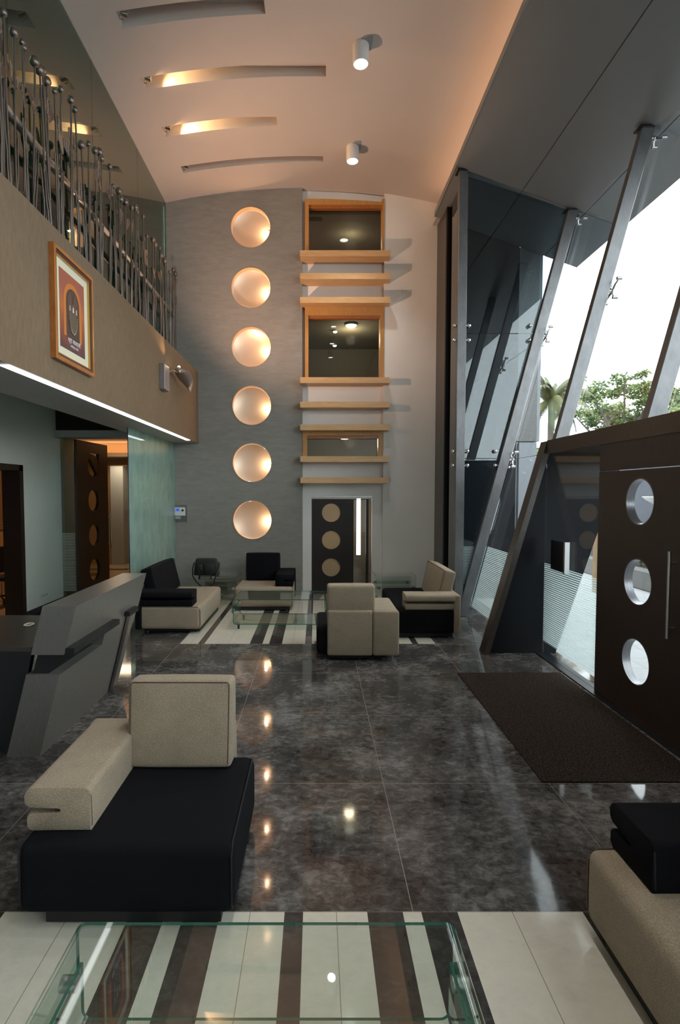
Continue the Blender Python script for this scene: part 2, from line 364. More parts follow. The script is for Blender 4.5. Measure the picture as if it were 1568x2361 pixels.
def zc(x): d = x + .2; return 8.2 - (.0365 if d < 0 else .045) * d * d
SL = [(-2.47, -.65, 6.86, 7.10), (-2.5, .137, 7.90, 8.13), (-2.5, -.65, 8.93, 9.17), (-2.46, .12, 9.99, 10.18)]
SLX = [(-2.5, .13, 5.80, 6.04), (-2.5, -.65, 4.75, 5.0)]
xb = [-3.02 + .2 * k for k in range(28)]
bm = panel(-3.1, 2.44, YN, 11.12, rects=[(a, b, c, d) for a, b, c, d in SL], thick=.06, ub=xb, fn=lambda x, y: (x, y, zc(x)))
struct('ceiling', bm, ceil_mat, smooth=30)
TOPZ = 8.33
for i, (a, b, c, d) in enumerate(SL):
    bm = B(); box(bm, a - .02, b + .02, c - .02, d + .02, TOPZ, TOPZ + .02)
    n = 12
    for yy in (c - .02, d):
        prism(bm, [(a + (b - a) * k / n, zc(a + (b - a) * k / n) + .061) for k in range(n + 1)] + [(b, TOPZ), (a, TOPZ)], 'y', yy, yy + .02)
    box(bm, a - .02, a, c - .02, d + .02, zc(a) + .061, TOPZ); box(bm, b, b + .02, c - .02, d + .02, zc(b) + .061, TOPZ)
    struct('trim_%d' % (i + 1), bm, ceil_mat)

# grey back wall with six round openings
DZ = [7.431, 6.245, 5.066, 3.891, 2.731, 1.559]; DXc = -1.32; DR = .392
bm = panel(-3.05, -.29, 0, 8.3, circs=[(DXc, z, DR) for z in DZ], thick=.34)
for v in bm.verts: v.co.y += YB
struct('wall_back', bm, grey_wall, smooth=40)
# niche
NX0, NX1, NY = -.29, 1.36, 11.13
bm = panel(NX0, NX1, 0, 8.3, rects=[(-.16, 1.31, 6.9, 7.88), (-.17, 1.283, 4.42, 5.70), (-.2, 1.26, 2.84, 3.32), (-.105, 1.15, 0, 2.0)], thick=.10)
for v in bm.verts: v.co.y += NY
struct('wall_niche', bm, white_wall)
bm = B(); box(bm, NX1, 2.6, YB, YB + .3, 0, 8.3); struct('wall_back_right', bm, white_wall)
# right return wall: granite piece and tinted glass strip
struct('wall_right', bx(2.42, 2.6, 10.25, YB - .001, 0, 8.0), bgran)
struct('window_1', bx(2.47, 2.49, 9.18, 10.25, 0, 7.6), [thin_glass('dark_return_glass', (.10, .15, .16), 1.4)])
struct('trim_5', bx(2.425, 2.55, 10.19, 10.25, 0, 7.6), gran)
# gallery fascia (taupe paper), grey underside
bm = B(); vs, fs = box(bm, -3.19, -2.41, YN, YB - .002, 3.13, 4.56)
fs[0].material_index = 1; struct('wall_left_upper', bm, [brown_wall, soffit_grey])
bm = B(); box(bm, -5.2, -3.19, YN, 10.2, 3.79, 3.9); struct('ceiling_left', bm, soffit_grey)
# left wall with door opening
bm = panel(YN, 10.48, 0, 3.79, rects=[(7.5, 8.95, 0, 2.57)], thick=.22)
for v in bm.verts: v.co = Vector((-4.93 - v.co.y, v.co.x, v.co.z))
struct('wall_left', bm, leftwall)
bm = B(); box(bm, -4.935, -4.915, 9.0, 10.45, 0, .1); box(bm, -4.935, -4.915, YN, 7.4, 0, .1); struct('baseboard_left', bm, pm('dark_skirting', (.03, .03, .035), .4))
bm = B()
box(bm, -5.2, -4.90, 8.87, 8.98, 0, 2.58); box(bm, -5.2, -4.90, 7.42, 7.53, 0, 2.58); box(bm, -5.2, -4.90, 7.42, 8.98, 2.48, 2.58)
struct('door_1', bm, wenge_b)
# end of the left bay: lintel beam, dark panel above
bm = B(); box(bm, -5.06, -3.06, 10.12, 10.45, 3.16, 3.29); struct('trim_6', bm, soffit_grey)
bm = B(); box(bm, -5.06, -3.19, 10.2, 10.45, 3.291, 3.79); struct('trim_7', bm, dark_void)
# corridor beyond
bm = B(); box(bm, -7.8, -7.7, 11.35, 17, 0, 3.5); box(bm, -7.8, -5.16, 11.33, 11.43, 0, 3.5); box(bm, -5.25, -5.16, 10.5, 11.33, 0, 3.5); box(bm, -3.05, -2.95, YB + .35, 17, 0, 3.5); struct('wall_corridor', bm, warm_paint)
bm = B(); box(bm, -7.8, -3.0, 10.46, 17, 3.36, 3.42); struct('ceiling_corridor', bm, ceil_mat)
bm = B(); box(bm, -7.7, -3.06, 13.6, 13.75, 3.05, 3.36); box(bm, -7.7, -3.06, 13.15, 13.6, 3.0, 3.05); box(bm, -7.7, -3.06, 13.13, 13.16, 3.0, 3.09); struct('trim_8', bm, plaster('cream_cove', (.62, .5, .36), (.66, .54, .4), (1, 1, 1), 1, .7, .01))
bm = B(); box(bm, -7.8, -3.0, 11.41, 17, -.05, 0.001)
struct('floor_corridor', bm, corr_tile)
bm = B()
for k in range(4):
    x = -6.9 + .9 * k; y = 12.6 + .9 * (k % 2)
    box(bm, x, x + .5, y, y + .6, 0.0015, .003)
box(bm, -5.1, -3.6, 11.5, 11.66, .0015, .003); box(bm, -7.6, -5.2, 14.6, 14.9, .0015, .003)
struct('trim_9', bm, stripe_tile)
bm = B(); box(bm, -7.8, -3.0, 16.3, 16.4, 0, 3.4); struct('wall_corridor_end', bm, white_wall)
bm = B(); box(bm, -7.0, -6.06, 15.9, 16.0, 0, 2.9); box(bm, -7.7, -5.6, 15.9, 16.2, 2.9, 3.05); struct('trim_10', bm, warm_paint)
bm = B(); box(bm, -6.03, -5.66, 15.7, 16.1, 0, 2.9); struct('wall_corridor_pier', bm, soffit_grey)
bm = B(); box(bm, -5.65, -3.1, 16.27, 16.299, 1.35, 1.6); box(bm, -5.65, -3.1, 16.27, 16.299, 0, .15); struct('trim_22', bm, desk_top_m)
# room behind the left door
bm = B(); box(bm, -9.6, -9.5, 5.5, 11.25, 0, 3); box(bm, -9.6, -5.26, 11.2, 11.3, 0, 3); box(bm, -9.6, -5.26, 5.4, 5.5, 0, 3); struct('wall_side_room', bm, warm_paint)
bm = B(); box(bm, -9.6, -5.2, 5.4, 11.3, 3.0, 3.05); struct('ceiling_side_room', bm, ceil_mat)
bm = B(); box(bm, -9.5, -5.16, 5.5, 11.2, .0005, .003, ); struct('floor_side_room', bm, corr_tile)
bm = B()
for k in range(5): box(bm, -9.0 + .75 * k, -8.72 + .75 * k, 7.0, 11.0, .0035, .005)
struct('trim_11', bm, stripe_tile)
# gallery room behind the dark glass
bm = B(); box(bm, -6.1, -6.0, YN, 11.1, 4.5, 8.2); box(bm, -6.1, -3.1, 11.05, 11.15, 4.5, 8.2); box(bm, -6.1, -3.1, YN - .1, YN, 4.5, 8.2); struct('wall_gallery', bm, plaster('dim_gallery_wall', (.10, .16, .14), (.13, .20, .17), (1, 1, 1), 1, .8, .01))
bm = B(); box(bm, -6.1, -3.12, YN, 11.1, 7.95, 8.0); struct('ceiling_gallery', bm, ceil_mat)
bm = B(); box(bm, -6.1, -3.19, YN, 11.1, 4.45, 4.5); struct('floor_gallery', bm, dark_void)
# near walls behind the camera
bm = B(); box(bm, -5.2, 4.8, YN - .1, YN, 0, 8.3); struct('wall_near', bm, white_wall)
# gallery glass, one pane per bay
gy = [YN, -5.2, -3.7, -2.2, -.7, .8, 2.3, 3.8, 5.45, 7.46, 9.3, YB - .01]
for i, (a, b) in enumerate(zip(gy, gy[1:])):
    struct('window_%d' % (i + 2), bx(-3.03, -3.018, a + .003, b - .003, 4.56, 7.93), gallery_glass)

# aluminium soffit of the facade (slopes down outwards)
def zs(x): return 8.257 - .3495 * x + .01
bm = B()
xs = [2.29, 3.388, 4.427, 5.07]; ysf = [YN, -2.7, 1.2, 5.1, 9.07, 10.66]
for a, b in zip(xs, xs[1:]):
    for c, d in zip(ysf, ysf[1:]):
        g = .006
        prism(bm, [(a + g, zs(a + g)), (b - g, zs(b - g)), (b - g, zs(b - g) + .03), (a + g, zs(a + g) + .03)], 'y', c + g, d - g)
prism(bm, [(2.285, 7.46), (2.315, 7.46), (2.315, 7.56), (2.285, 7.56)], 'y', YN, 10.66)
struct('ceiling_soffit', bm, alu)
bm = B(); prism(bm, [(2.32, zs(2.32) + .032), (5.07, zs(5.07) + .032), (5.07, 7.0), (5.0, 8.3), (2.75, 8.3), (2.75, 7.52), (2.46, 7.495), (2.32, 7.495)], 'y', YN, 10.66)
struct('trim_12', bm, satin_black)
bm = B(); box(bm, 2.70, 2.745, YN, 10.99, 7.56, 8.1); box(bm, 2.32, 2.745, 10.66, 10.99, 7.46, 7.50); struct('trim_13', bm, ceil_mat)

# ================================================================== FACADE
def gx(z): return 2.60 + .262 * z           # glass plane
def cx_(z): return 2.475 + .2595 * z        # leaning column centre line
# facade glass panes
wn = 50
ycol = [9.1, 7.1, 5.15, 3.2, 1.25, -.7, -2.65, -4.6, -6.55]
rows = [(0, 2.677), (2.677, 4.736), (4.736, 6.86)]
for i, (yb, ya) in enumerate(zip(ycol, ycol[1:])):
    for j, (z0, z1) in enumerate(rows):
        if j == 0 and i in (1, 2, 3): continue
        if j == 1 and i in (1, 2, 3): z0 = 2.80
        g = .006
        q = [(gx(z0 + g), ya + g, z0 + g), (gx(z0 + g), yb - g, z0 + g), (gx(z1 - g), yb - g, z1 - g), (gx(z1 - g), ya + g, z1 - g)]
        struct('window_%d' % wn, quadmesh(q, vec=(.012, 0, 0)), clear_str if j == 0 else clear); wn += 1
# end panes at y = 9.1
for j, (z0, z1) in enumerate([(0, 2.70), (2.70, 4.79), (4.79, 7.3)]):
    g = .006
    zt = z1 - g
    pts = [(2.50, z0 + g), (gx(z0) - .0, z0 + g), (gx(min(zt, 6.75)), min(zt, 6.75))]
    if zt > 6.75: pts += [(2.50, 7.36)]
    else: pts += [(2.50, zt)]
    bm = B(); prism(bm, pts, 'y', 9.14, 9.152); struct('window_%d' % wn, bm, end_glass_str if j == 0 else end_glass); wn += 1
# leaning steel columns
def lean_col(y, label, z0=0.0):
    t = thing('leaning_column', label, 'column', (cx_(0), y, 0), group='leaning steel facade columns')
    bm = B(); sx = .085; z1 = 6.80
    def xx(z): return cx_(z) - cx_(0)
    vs, fs = box(bm, -sx, sx, -.05, .05, 0, 1)
    for v in vs:
        top = v.co.z > .5; z = z1 + (.03 if v.co.x < 0 else -.03) if top else z0
        v.co = Vector((v.co.x + xx(z), v.co.y, z))
    bmesh.ops.bevel(bm, geom=bm.edges[:], offset=.006, segments=1, affect='EDGES')
    obj('post', bm, steel_d, t)
    bm = B(); zt = 6.80; box(bm, xx(zt) - .13, xx(zt) + .13, -.08, .08, zs(cx_(zt)) - .02 , zs(cx_(zt)) + .0)
    obj('head_plate', bm, satin_black, t)
    if z0 < .1:
        bm = B(); box(bm, -.1, .1, -.07, .07, 0, .012); obj('base_plate', bm, steel_d, t)
    return t
LG = 'leaning steel facade columns'
lean_col(9.1, 'leaning steel column farthest back, rising from beside the far upright post')
lean_col(7.1, 'leaning steel column rising behind the far end of the black entrance portal', 2.80)
lean_col(5.15, 'leaning steel column at the right edge of the picture, above the entrance portal', 2.80)
t = thing('upright_post', 'vertical grey steel post standing where the glass facade meets the back wall', 'column', (2.42, 9.12, 0))
obj('post', bx(-.075, .075, -.06, .05, 0, 7.42, .006, 1), steel_d, t)
obj('base_plate', bx(-.1, .1, -.09, .08, 0, .012), steel_d, t)
obj('head_plate', bx(-.11, .11, -.09, .09, 7.40, 7.425), satin_black, t)
# spider fittings
def spider(pos, label, arms, stub, group=None):
    group = 'steel glass fixing brackets'
    t = thing('spider_fitting', label, 'bracket', pos, group=group)
    bm = B(); tube(bm, [(0, 0, 0), stub], .022, 10); sphere(bm, stub, .034, 12); obj('hub', bm, chrome, t, smooth=40)
    for a in arms:
        bm = B(); e = Vector(stub) + Vector(a); m_ = Vector(stub) + Vector(a) * .55 + Vector((-.01, 0, 0))
        tube(bm, [stub, m_, e], [.017, .013, .010], 8); obj('arm', bm, chrome, t, smooth=40)
        bm = B(); tube(bm, [e + Vector((-.03, 0, 0)), e + Vector((.035, 0, 0))], .021, 12); obj('bolt_cap', bm, steel, t, smooth=40)
for y, nm in ((9.1, 'farthest'), (7.1, 'middle'), (5.15, 'rightmost')):
    for z in (2.677, 4.736):
        if y < 9 and z < 3: continue
        if y < 6: continue
        where = 'upper' if z > 3 else 'lower'
        spider((cx_(z) + .08, y, z), 'four-armed steel glass bracket, %s one on the %s leaning column' % (where, nm) if y > 9 else 'four-armed steel glass bracket halfway up the middle leaning column', [(.02, .12, .12), (.02, -.12, .12), (-.03, .12, -.12), (-.03, -.12, -.12)], (.06, 0, 0), None)
for y, nm in ((9.1, 'farthest'), (7.1, 'middle')):
    z = 6.66; spider((cx_(z) + .08, y, z), 'steel glass bracket at the top of the %s leaning column' % nm, [(.06, .1, -.05), (.06, -.1, -.05)], (.05, 0, 0), None)
for z, w_ in ((2.70, 'lower'), (4.79, 'upper')):
    for xcc, nm, s in ((2.42, 'upright post', 1), (cx_(z), 'farthest leaning column', -1)):
        for dz in (-.12, .12):
            t = thing('glass_clamp', 'round steel glass clamp %s the %s joint on the %s' % ('above' if dz > 0 else 'below', w_, nm), 'clamp', (xcc + s * (.077 if xcc == 2.42 else .108), 9.1, z + dz), group='round steel glass clamps')
            bm = B(); tube(bm, [(0, 0, 0), (.035 * s, 0, 0)], .014, 10); obj('stem', bm, chrome, t, smooth=40)
            bm = B(); sphere(bm, (.05 * s, 0, 0), .034, 14); obj('ball', bm, chrome, t, smooth=60)
    for dz in (-.12, .12):
        t = thing('glass_clamp', 'round steel clamp on the wall side of the upright post, %s the %s joint' % ('above' if dz > 0 else 'below', w_), 'clamp', (2.343, 9.12, z + dz), group='round steel glass clamps')
        bm = B(); tube(bm, [(-.03, 0, 0), (.0, 0, 0)], .014, 10); obj('stem', bm, chrome, t, smooth=40)
        bm = B(); sphere(bm, (-.035, 0, 0), .034, 14); obj('ball', bm, chrome, t, smooth=60)
# tie rods along horizontal joints
for z in (2.677, 4.736):
    t_ = B(); tube(t_, [(gx(z) - .01, 9.08, z), (gx(z) - .01, 7.14, z)], .004, 6)
    struct('trim_%d' % (14 if z < 3 else 15), t_, steel)

# entrance portal
t = thing('entrance_portal', 'black granite entrance portal with leaning edge and dark brown rim', 'portal', (2.2, 7.0, 0))
t0 = t
def lx(z): return 2.19 + .2785 * z
def ox(z): return 3.16 + .325 * z
def child_prism(name, pts, axis, a, b, mat, par=t0, off=(2.2, 7.0, 0)):
    bm = B(); prism(bm, pts, axis, a, b)
    for v in bm.verts: v.co -= Vector(off)
    return obj(name, bm, mat, par)
child_prism('side_wall', [(lx(0) + .05, 0), (ox(0), 0), (ox(2.62), 2.62), (lx(2.62) + .05, 2.62)], 'y', 7.0, 7.12, gran)
child_prism('side_rim', [(lx(0), 0), (lx(0) + .075, 0), (lx(2.785) + .075, 2.785), (lx(2.785), 2.785)], 'y', 6.93, 7.13, bgran)
child_prism('side_wall', [(lx(0) + .05, 0), (ox(0), 0), (ox(2.62), 2.62), (lx(2.62) + .05, 2.62)], 'y', .70, .82, gran)
child_prism('top_rim', [(2.965, 2.62), (3.05, 2.62), (3.05, 2.79), (2.965, 2.79)], 'y', .7, 6.93, bgran)
child_prism('roof_slab', [(3.05, 2.62), (ox(2.62), 2.62), (ox(2.79), 2.79), (3.05, 2.79)], 'y', .7, 7.12, gran)
struct('window_40', bx(2.985, 2.997, 5.66, 6.99, 0.012, 2.61), clear_str)
bm = B(); box(bm, 2.972, 3.045, 1.0, 5.645, 2.347, 2.62); struct('trim_16', bm, wenge)
bm = B(); box(bm, 2.9, 3.06, .8, 7.0, 0.0002, .012); struct('trim_17', bm, satin_black)
def entrance_door(y0, y1, label, hy):
    t = thing('entrance_door', label, 'door', (2.97, y0, 0), group='entrance doors with portholes')
    w = y1 - y0
    hz = [2.037, 1.294, .546]
    bm = panel(0, w, .014, 2.335, circs=[(w / 2, z, .218) for z in hz], thick=.075)
    for v in bm.verts: v.co = Vector((v.co.y, v.co.x, v.co.z))
    obj('door_leaf', bm, wenge, t, smooth=30)
    for z in hz:
        bm = B(); lathe(bm, [(.208, 0), (.219, 0), (.219, .079), (.208, .079), (.208, 0)], (-.002, w / 2, z), 'x', 48); obj('porthole_ring', bm, MATS.get('ring_m') or pm('ring_m', (.16, .16, .17), .3, .8), t, smooth=40)
        bm = B(); cyl(bm, (.035, w / 2, z), .207, .006, 'x', 48); obj('porthole_glass', bm, clear, t, smooth=40)
    bm = B(); tube(bm, [(-.06, hy - y0, .91), (-.06, hy - y0, 1.635)], .014, 12)
    h = obj('door_handle', bm, steel, t, smooth=40)
    for z in (1.0, 1.54):
        bm = B(); tube(bm, [(-.06, hy - y0, z), (.0, hy - y0, z)], .007, 8); obj('standoff', bm, steel, h, smooth=40)
entrance_door(4.215, 5.645, 'dark brown entrance door with three round portholes beside the striped glass', 4.40)
entrance_door(2.77, 4.20, 'dark brown entrance door with three portholes nearer the camera, at the right edge', 4.03)
bm = B(); box(bm, 2.94, 3.04, .85, 2.75, .014, 2.34); struct('trim_18', bm, wenge)
t = thing('push_plate', 'square black push plate with silver edge on the entrance glass', 'handle', (2.97, 6.5, 1.35))
obj('plate', bx(-.03, .01, -.17, .2, -.185, .18), satin_black, t)
obj('edge_bar', bx(-.045, .012, -.21, -.17, -.19, .185), steel, t)

# outside cladding at the end of the facade
struct('wall_fin', bx(2.62, 3.965, 10.7, 11.0, 0, 7.9), gran)
struct('wall_fin_panel', bx(3.97, 4.365, 10.7, 11.0, 3.14, 6.9), ggran)
struct('trim_19', bx(4.366, 4.44, 10.74, 10.98, 3.14, 6.9), canopy)
struct('wall_fin_base', bx(3.62, 4.0, 10.76, 11.0, 0, 3.12), canopy)
struct('trim_20', bx(4.03, 4.38, 10.72, 10.98, 0, 3.12), canopy)
bm = B(); box(bm, 3.2, 40, -12, 60, -.06, -.005); box(bm, -3, 40, 17.2, 60, -.06, -.005); struct('ground', bm, pave)
# planter kerb and boundary wall
bm = B(); M = Matrix.Rotation(R(-20), 4, 'Z')
bmv = bx(7.1, 7.4, -4, 17.5, 0, .42, .02, 1)
obj('planter_kerb', bmv, concrete, label='low grey concrete planter kerb outside the entrance, seen through the portholes', cat='kerb')
bm = B(); box(bm, 7.402, 8.25, -4, 17.4, 0, .36); obj('planter_soil', bm, pm('dark_soil', (.05, .035, .025), .95), label='dark strip of soil and litter behind the low outdoor kerb', cat='soil', kind='stuff')
struct('wall_boundary', bx(8.3, 8.5, -6, 17.5, 0, 3.0), extwall)

# planter shrubs
def leaf_blob(bm, c, r, n, s, rng, sq=(1, 1, 1)):
    for _ in range(n):
        d = Vector((rng.gauss(0, 1), rng.gauss(0, 1), rng.gauss(0, 1))).normalized() * r * rng.random() ** .4
        p = Vector(c) + Vector((d.x * sq[0], d.y * sq[1], d.z * sq[2]))
        a = Vector((rng.uniform(-1, 1), rng.uniform(-1, 1), rng.uniform(-.6, .6))).normalized(); b = a.orthogonal().normalized()
        b = (Matrix.Rotation(rng.uniform(0, 6.28), 3, a) @ b)
        k = s * rng.uniform(.6, 1.3)
        bm.faces.new([bm.verts.new(q) for q in (p, p + a * k * .5 + b * k * .3, p + a * k, p + a * k * .5 - b * k * .3)])
rng = random.Random(3)
for k in range(9):
    y = 5.5 + k * 1.05; bm = B(); leaf_blob(bm, (7.8, y, .59), .22, 160, .09, rng, (1, 1.5, .8))
    obj('planter_shrub', bm, leaf_m, label='small leafy green shrub growing behind the low outdoor kerb', cat='shrub', group='small shrubs along the outdoor kerb')
# outdoor gate frame seen through the entrance glass
t = thing('gate_frame', 'grey gate frame with tan bands seen outside through the entrance glass', 'gate', (6.6, 11.4, 0))
obj('lintel', bx(-1.7, -.35, -.2, .2, 1.98, 2.42), ggran, t); obj('band', bx(-1.72, -.35, -.23, .23, 2.42, 2.55), tan, t)
obj('lintel_cap', bx(-1.7, -.35, -.2, .2, 2.56, 2.9), ggran, t); obj('band', bx(-1.72, -.35, -.23, .23, 2.9, 3.0), tan, t)
obj('pillar', bx(-.66, -.50, -.08, .08, 0, 1.98), tan, t)

t = thing('outdoor_lamp', 'white bowl lamp on the outdoor wall seen through the top porthole', 'lamp', (8.0, 12.5, 1.98))
bm = B(); lathe(bm, [(0, -.16), (.1, -.14), (.28, -.03), (.36, .04), (.35, .05), (.26, -.01), (0, -.1)], (0, 0, 0), 'z', 32)
obj('lamp_bowl', bm, white_m0, t, smooth=50)
bm = B(); tube(bm, [(0, 0, -.1), (.1, 0, -.24), (.29, 0, -.26)], .02, 8); obj('lamp_arm', bm, steel, t, smooth=50)

# palm
def palm(loc, h, label, seed, nf=22, fl=2.6):
    rg = random.Random(seed); t = thing('palm_tree', label, 'tree', loc)
    bm = B(); pts = [(0.15 * math.sin(k / 8 * 2), 0, h * k / 8) for k in range(9)]; tube(bm, pts, [.2 - .008 * k for k in range(9)], 10); obj('trunk', bm, bark, t, smooth=60)
    top = Vector(pts[-1])
    for f in range(nf):
        a = f * 2.4 + rg.uniform(-.2, .2); el = rg.uniform(-.5, 1.35); bm = B(); p = top.copy(); L = fl * rg.uniform(.8, 1.1); prev = None
        d = Vector((math.cos(a) * math.cos(el), math.sin(a) * math.cos(el), math.sin(el)))
        N = 16; pts_ = [p.copy()]
        for s in range(N):
            p = p + d * (L / N); d = (d + Vector((0, 0, -.12 - .05 * (el < .3)))).normalized(); pts_.append(p.copy())
        tube(bm, pts_, [.03 - .0016 * k for k in range(N + 1)], 4)
        side = Vector((-math.sin(a), math.cos(a), 0))
        for s in range(2, N + 1):
            for q in range(3):
                b0 = pts_[s - 1].lerp(pts_[s], q / 3); ll = .62 * math.sin(math.pi * min(.95, (s + q / 3) / N * .8 + .2)) + .12
                for sg in (-1, 1):
                    e = b0 + side * sg * ll * .55 + Vector((0, 0, -ll * .75)) + (pts_[s] - pts_[s - 1]).normalized() * ll * .35
                    w_ = (pts_[s] - pts_[s - 1]).normalized() * .03
                    bm.faces.new([bm.verts.new(v) for v in (b0 - w_, b0 + w_, e)])
        obj('frond', bm, palm_m, t)
palm((12.0, 28.0, 0), 6.9, 'coconut palm with drooping fronds outside, just right of the end cladding', 5)
palm((28.5, 43.0, 0), 10.0, 'palm crown partly cut by the right edge of the picture, beyond the glass', 9, 14, 2.2)
def rain_tree(loc, label, seed, h=4.2, spread=4.2, nb=9, nblob=46, cr=.75, flat=.45):
    rg = random.Random(seed); t = thing('broad_tree', label, 'tree', loc)
    bm = B(); br = B(); tube(bm, [(0, 0, 0), (.1, 0, h * .5), (0, 0, h * .72)], [.35, .28, .22], 10)
    tips = []
    for k in range(nb):
        a = 2 * math.pi * k / nb + rg.uniform(-.3, .3); r1 = spread * rg.uniform(.5, 1)
        m1 = Vector((math.cos(a) * r1 * .45, math.sin(a) * r1 * .45, h * rg.uniform(.85, 1.05))); e = Vector((math.cos(a) * r1, math.sin(a) * r1, h * rg.uniform(1.0, 1.45)))
        tube(bm, [(0, 0, h * .68), m1, e], [.16, .09, .03], 6)
        for j in range(4):
            q = m1.lerp(e, rg.random()); e2 = q + Vector((rg.uniform(-1, 1), rg.uniform(-1, 1), rg.uniform(.1, .6))) * .9
            tube(bm, [q, e2], [.04, .012], 5); tips.append(e2)
        tips.append(e)
    for c in (tips * 4)[:nblob]:
        leaf_blob(br, c + Vector((rg.uniform(-.6, .6), rg.uniform(-.6, .6), rg.uniform(-.2, .35))), cr * rg.uniform(.5, 1), 95, .22, rg, (1, 1, flat))
    obj('trunk', bm, bark, t, smooth=60); obj('crown', br, leaf_m, t)
rain_tree((20.6, 36.0, 0), 'spreading rain tree with an open crown outside, in the middle of the window view', 4, 6.4, 4.6, 13, 150, .75, .4)
rain_tree((17.4, 29.0, 0), 'low bushy green tree below the spreading crown, just above the portal', 12, 3.0, 2.6, 9, 90, .8, .8)
rain_tree((14.4, 22.0, 0), 'bushy tree outside at the right edge of the picture', 15, 3.0, 1.7, 9, 80, .6, .7)
rain_tree((11.4, 25.5, 0), 'dense green bush filling the gap under the palm', 21, 2.7, 1.3, 9, 70, .7, .9)

# ================================================================== LIGHT FITTINGS
# round recessed dishes
for i, z in enumerate(DZ):
    nm = ['topmost', 'second from the top', 'third from the top', 'third from the bottom', 'second from the bottom', 'lowest'][i]
    t = thing('dish_light', 'round glowing dish light set in the grey wall, %s of the six' % nm, 'light', (DXc, YB, z), group='round dish lights in the grey wall')
    bm = B(); lathe(bm, [(DR - .002, .15), (DR - .002, -.010), (DR + .006, -.008), (DR + .006, .0)], (0, 0, 0), 'y', 64)
    obj('rim', bm, MATS.get('rimm') or pm('rimm', (.62, .42, .24), .5, .2), t, smooth=50)
    bm = B(); lathe(bm, [(DR - .004, .13), (DR * .8, .165), (DR * .5, .19), (DR * .2, .20), (0, .202)], (0, 0, 0), 'y', 64)
    obj('dish', bm, MATS.get('dish') or pm('dish', (.74, .60, .47), .42, .7), t, smooth=80)
    bm = B(); tube(bm, [(DR - .004, .05, -.035), (DR - .05, .06, -.035)], .008, 8); obj('lamp_holder', bm, steel, t, smooth=40)
    light('dish_lamp', 'POINT', (DXc + DR - .13, YB + .075, z - .035), 5.0, (1, .66, .40), .018)
# ceiling cylinders
cyl_e = emis('white_lamp_face', (1, 1, .95), 9)
white_m = pm('white_powder_coat', (.62, .60, .58), .45)
for (x, y, nm) in ((.60, 7.55, 'nearer one'), (.63, 9.68, 'farther one'), (.6, 5.4, 'third one back, above the picture'), (.6, 3.25, 'fourth one back, above the picture'), (.6, 1.1, 'one over the near table'), (.6, -1.05, 'one behind the camera')):
    zz = zc(x)
    t = thing('cylinder_downlight', 'white cylinder downlight on the ceiling, the %s' % nm, 'light', (x, y, zz), group='cylinder downlights on the ceiling')
    bm = B(); lathe(bm, [(.095, 0), (.11, .0), (.11, -.24), (.102, -.25), (.095, -.25), (.095, 0)], (0, 0, 0), 'z', 40); obj('housing', bm, white_m, t, smooth=40)
    bm = B(); cyl(bm, (.11, -.05, -.012), .13, .010, 'z', 40); obj('ceiling_plate', bm, plastic_g, t, smooth=40)
    bm = B(); cyl(bm, (0, 0, -.243), .0955, .006, 'z', 40); obj('diffuser', bm, cyl_e, t, smooth=40)
    light('downlight_lamp', 'SPOT', (x, y, zz - .27), 150, (1, .98, .92), .08, target=(x, y, 0), spot=90, blend=.6)
# spot lamps in the ceiling slots
for i, (a, b, c, d) in enumerate(SL):
    lit = i in (1, 2)
    nm = ['nearest', 'second nearest', 'third nearest', 'farthest'][i]
    xx, yy, zz = a + .07, (c + d) / 2 - .05, zc(a) + .03
    t = thing('slot_spotlight', 'small silver spot lamp in the %s ceiling slot%s' % (nm, ', lit' if lit else ', unlit'), 'light', (xx, yy, zz), group='spot lamps in the ceiling slots')
    bm = B(); tube(bm, [(-.02, 0, .02), (.06, 0, -.005)], .032, 14); obj('lamp_head', bm, chrome, t, smooth=40)
    bm = B(); tube(bm, [(-.04, 0, .0), (-.04, 0, -.05), (.0, 0, -.06)], .008, 8); obj('bracket', bm, chrome, t, smooth=40)
    if lit: light('slot_lamp', 'SPOT', (xx + .07, yy, zz + .0), 60 if i == 1 else 110, WARM, .025, target=(xx + 1.0, yy + .08, zz + .1), spot=110, blend=.8)
# warm cove strip above the soffit lip
t = obj('cove_light_strip', bx(2.36, 2.42, 3.0, 10.6, 7.50, 7.515), emis('warm_cove_tube', (1, .52, .26), 7), label='warm light strip hidden in the cove between ceiling and grey soffit', cat='light')
# white light line under the gallery
t = obj('light_line', bx(-2.495, -2.425, 4.28, 10.33, 3.118, 3.129), emis('white_light_line', (1, 1, 1), 3.0), label='long white light line along the underside edge of the gallery', cat='light')
# wall lamp
t = thing('wall_lamp', 'silver box wall lamp with leaf-shaped shade on the brown gallery wall', 'lamp', (-2.41, 8.45, 3.9))
obj('lamp_box', bx(0, .085, -.15, .12, -.19, .2, .006, 2), alu_col, t)
bm = B(); tube(bm, [(.06, .1, .1), (.10, .2, .17), (.14, .42, .19)], .009, 8); arm = obj('lamp_arm', bm, chrome, t, smooth=50)
bm = B(); N = 12; prev = None
for k in range(N + 1):
    s = k / N; hw = .13 * math.sin(math.pi * min(1, s * .85 + .12)) ; y_ = .38 + .75 * s; z_ = .17 - .22 * s * s + .02
    row = [bm.verts.new((.16 + j * hw + .02 * s, y_, z_ + .05 * abs(j) )) for j in (-1, -.5, 0, .5, 1)]
    if prev:
        for a_, b_, c_, d_ in zip(prev, prev[1:], row[1:], row): bm.faces.new((a_, b_, c_, d_))
    prev = row
r2 = bmesh.ops.extrude_face_region(bm, geom=bm.faces[:])
for v in [e for e in r2['geom'] if isinstance(e, bmesh.types.BMVert)]: v.co.z += .006
obj('lamp_shade', bm, alu_col, t, smooth=60)
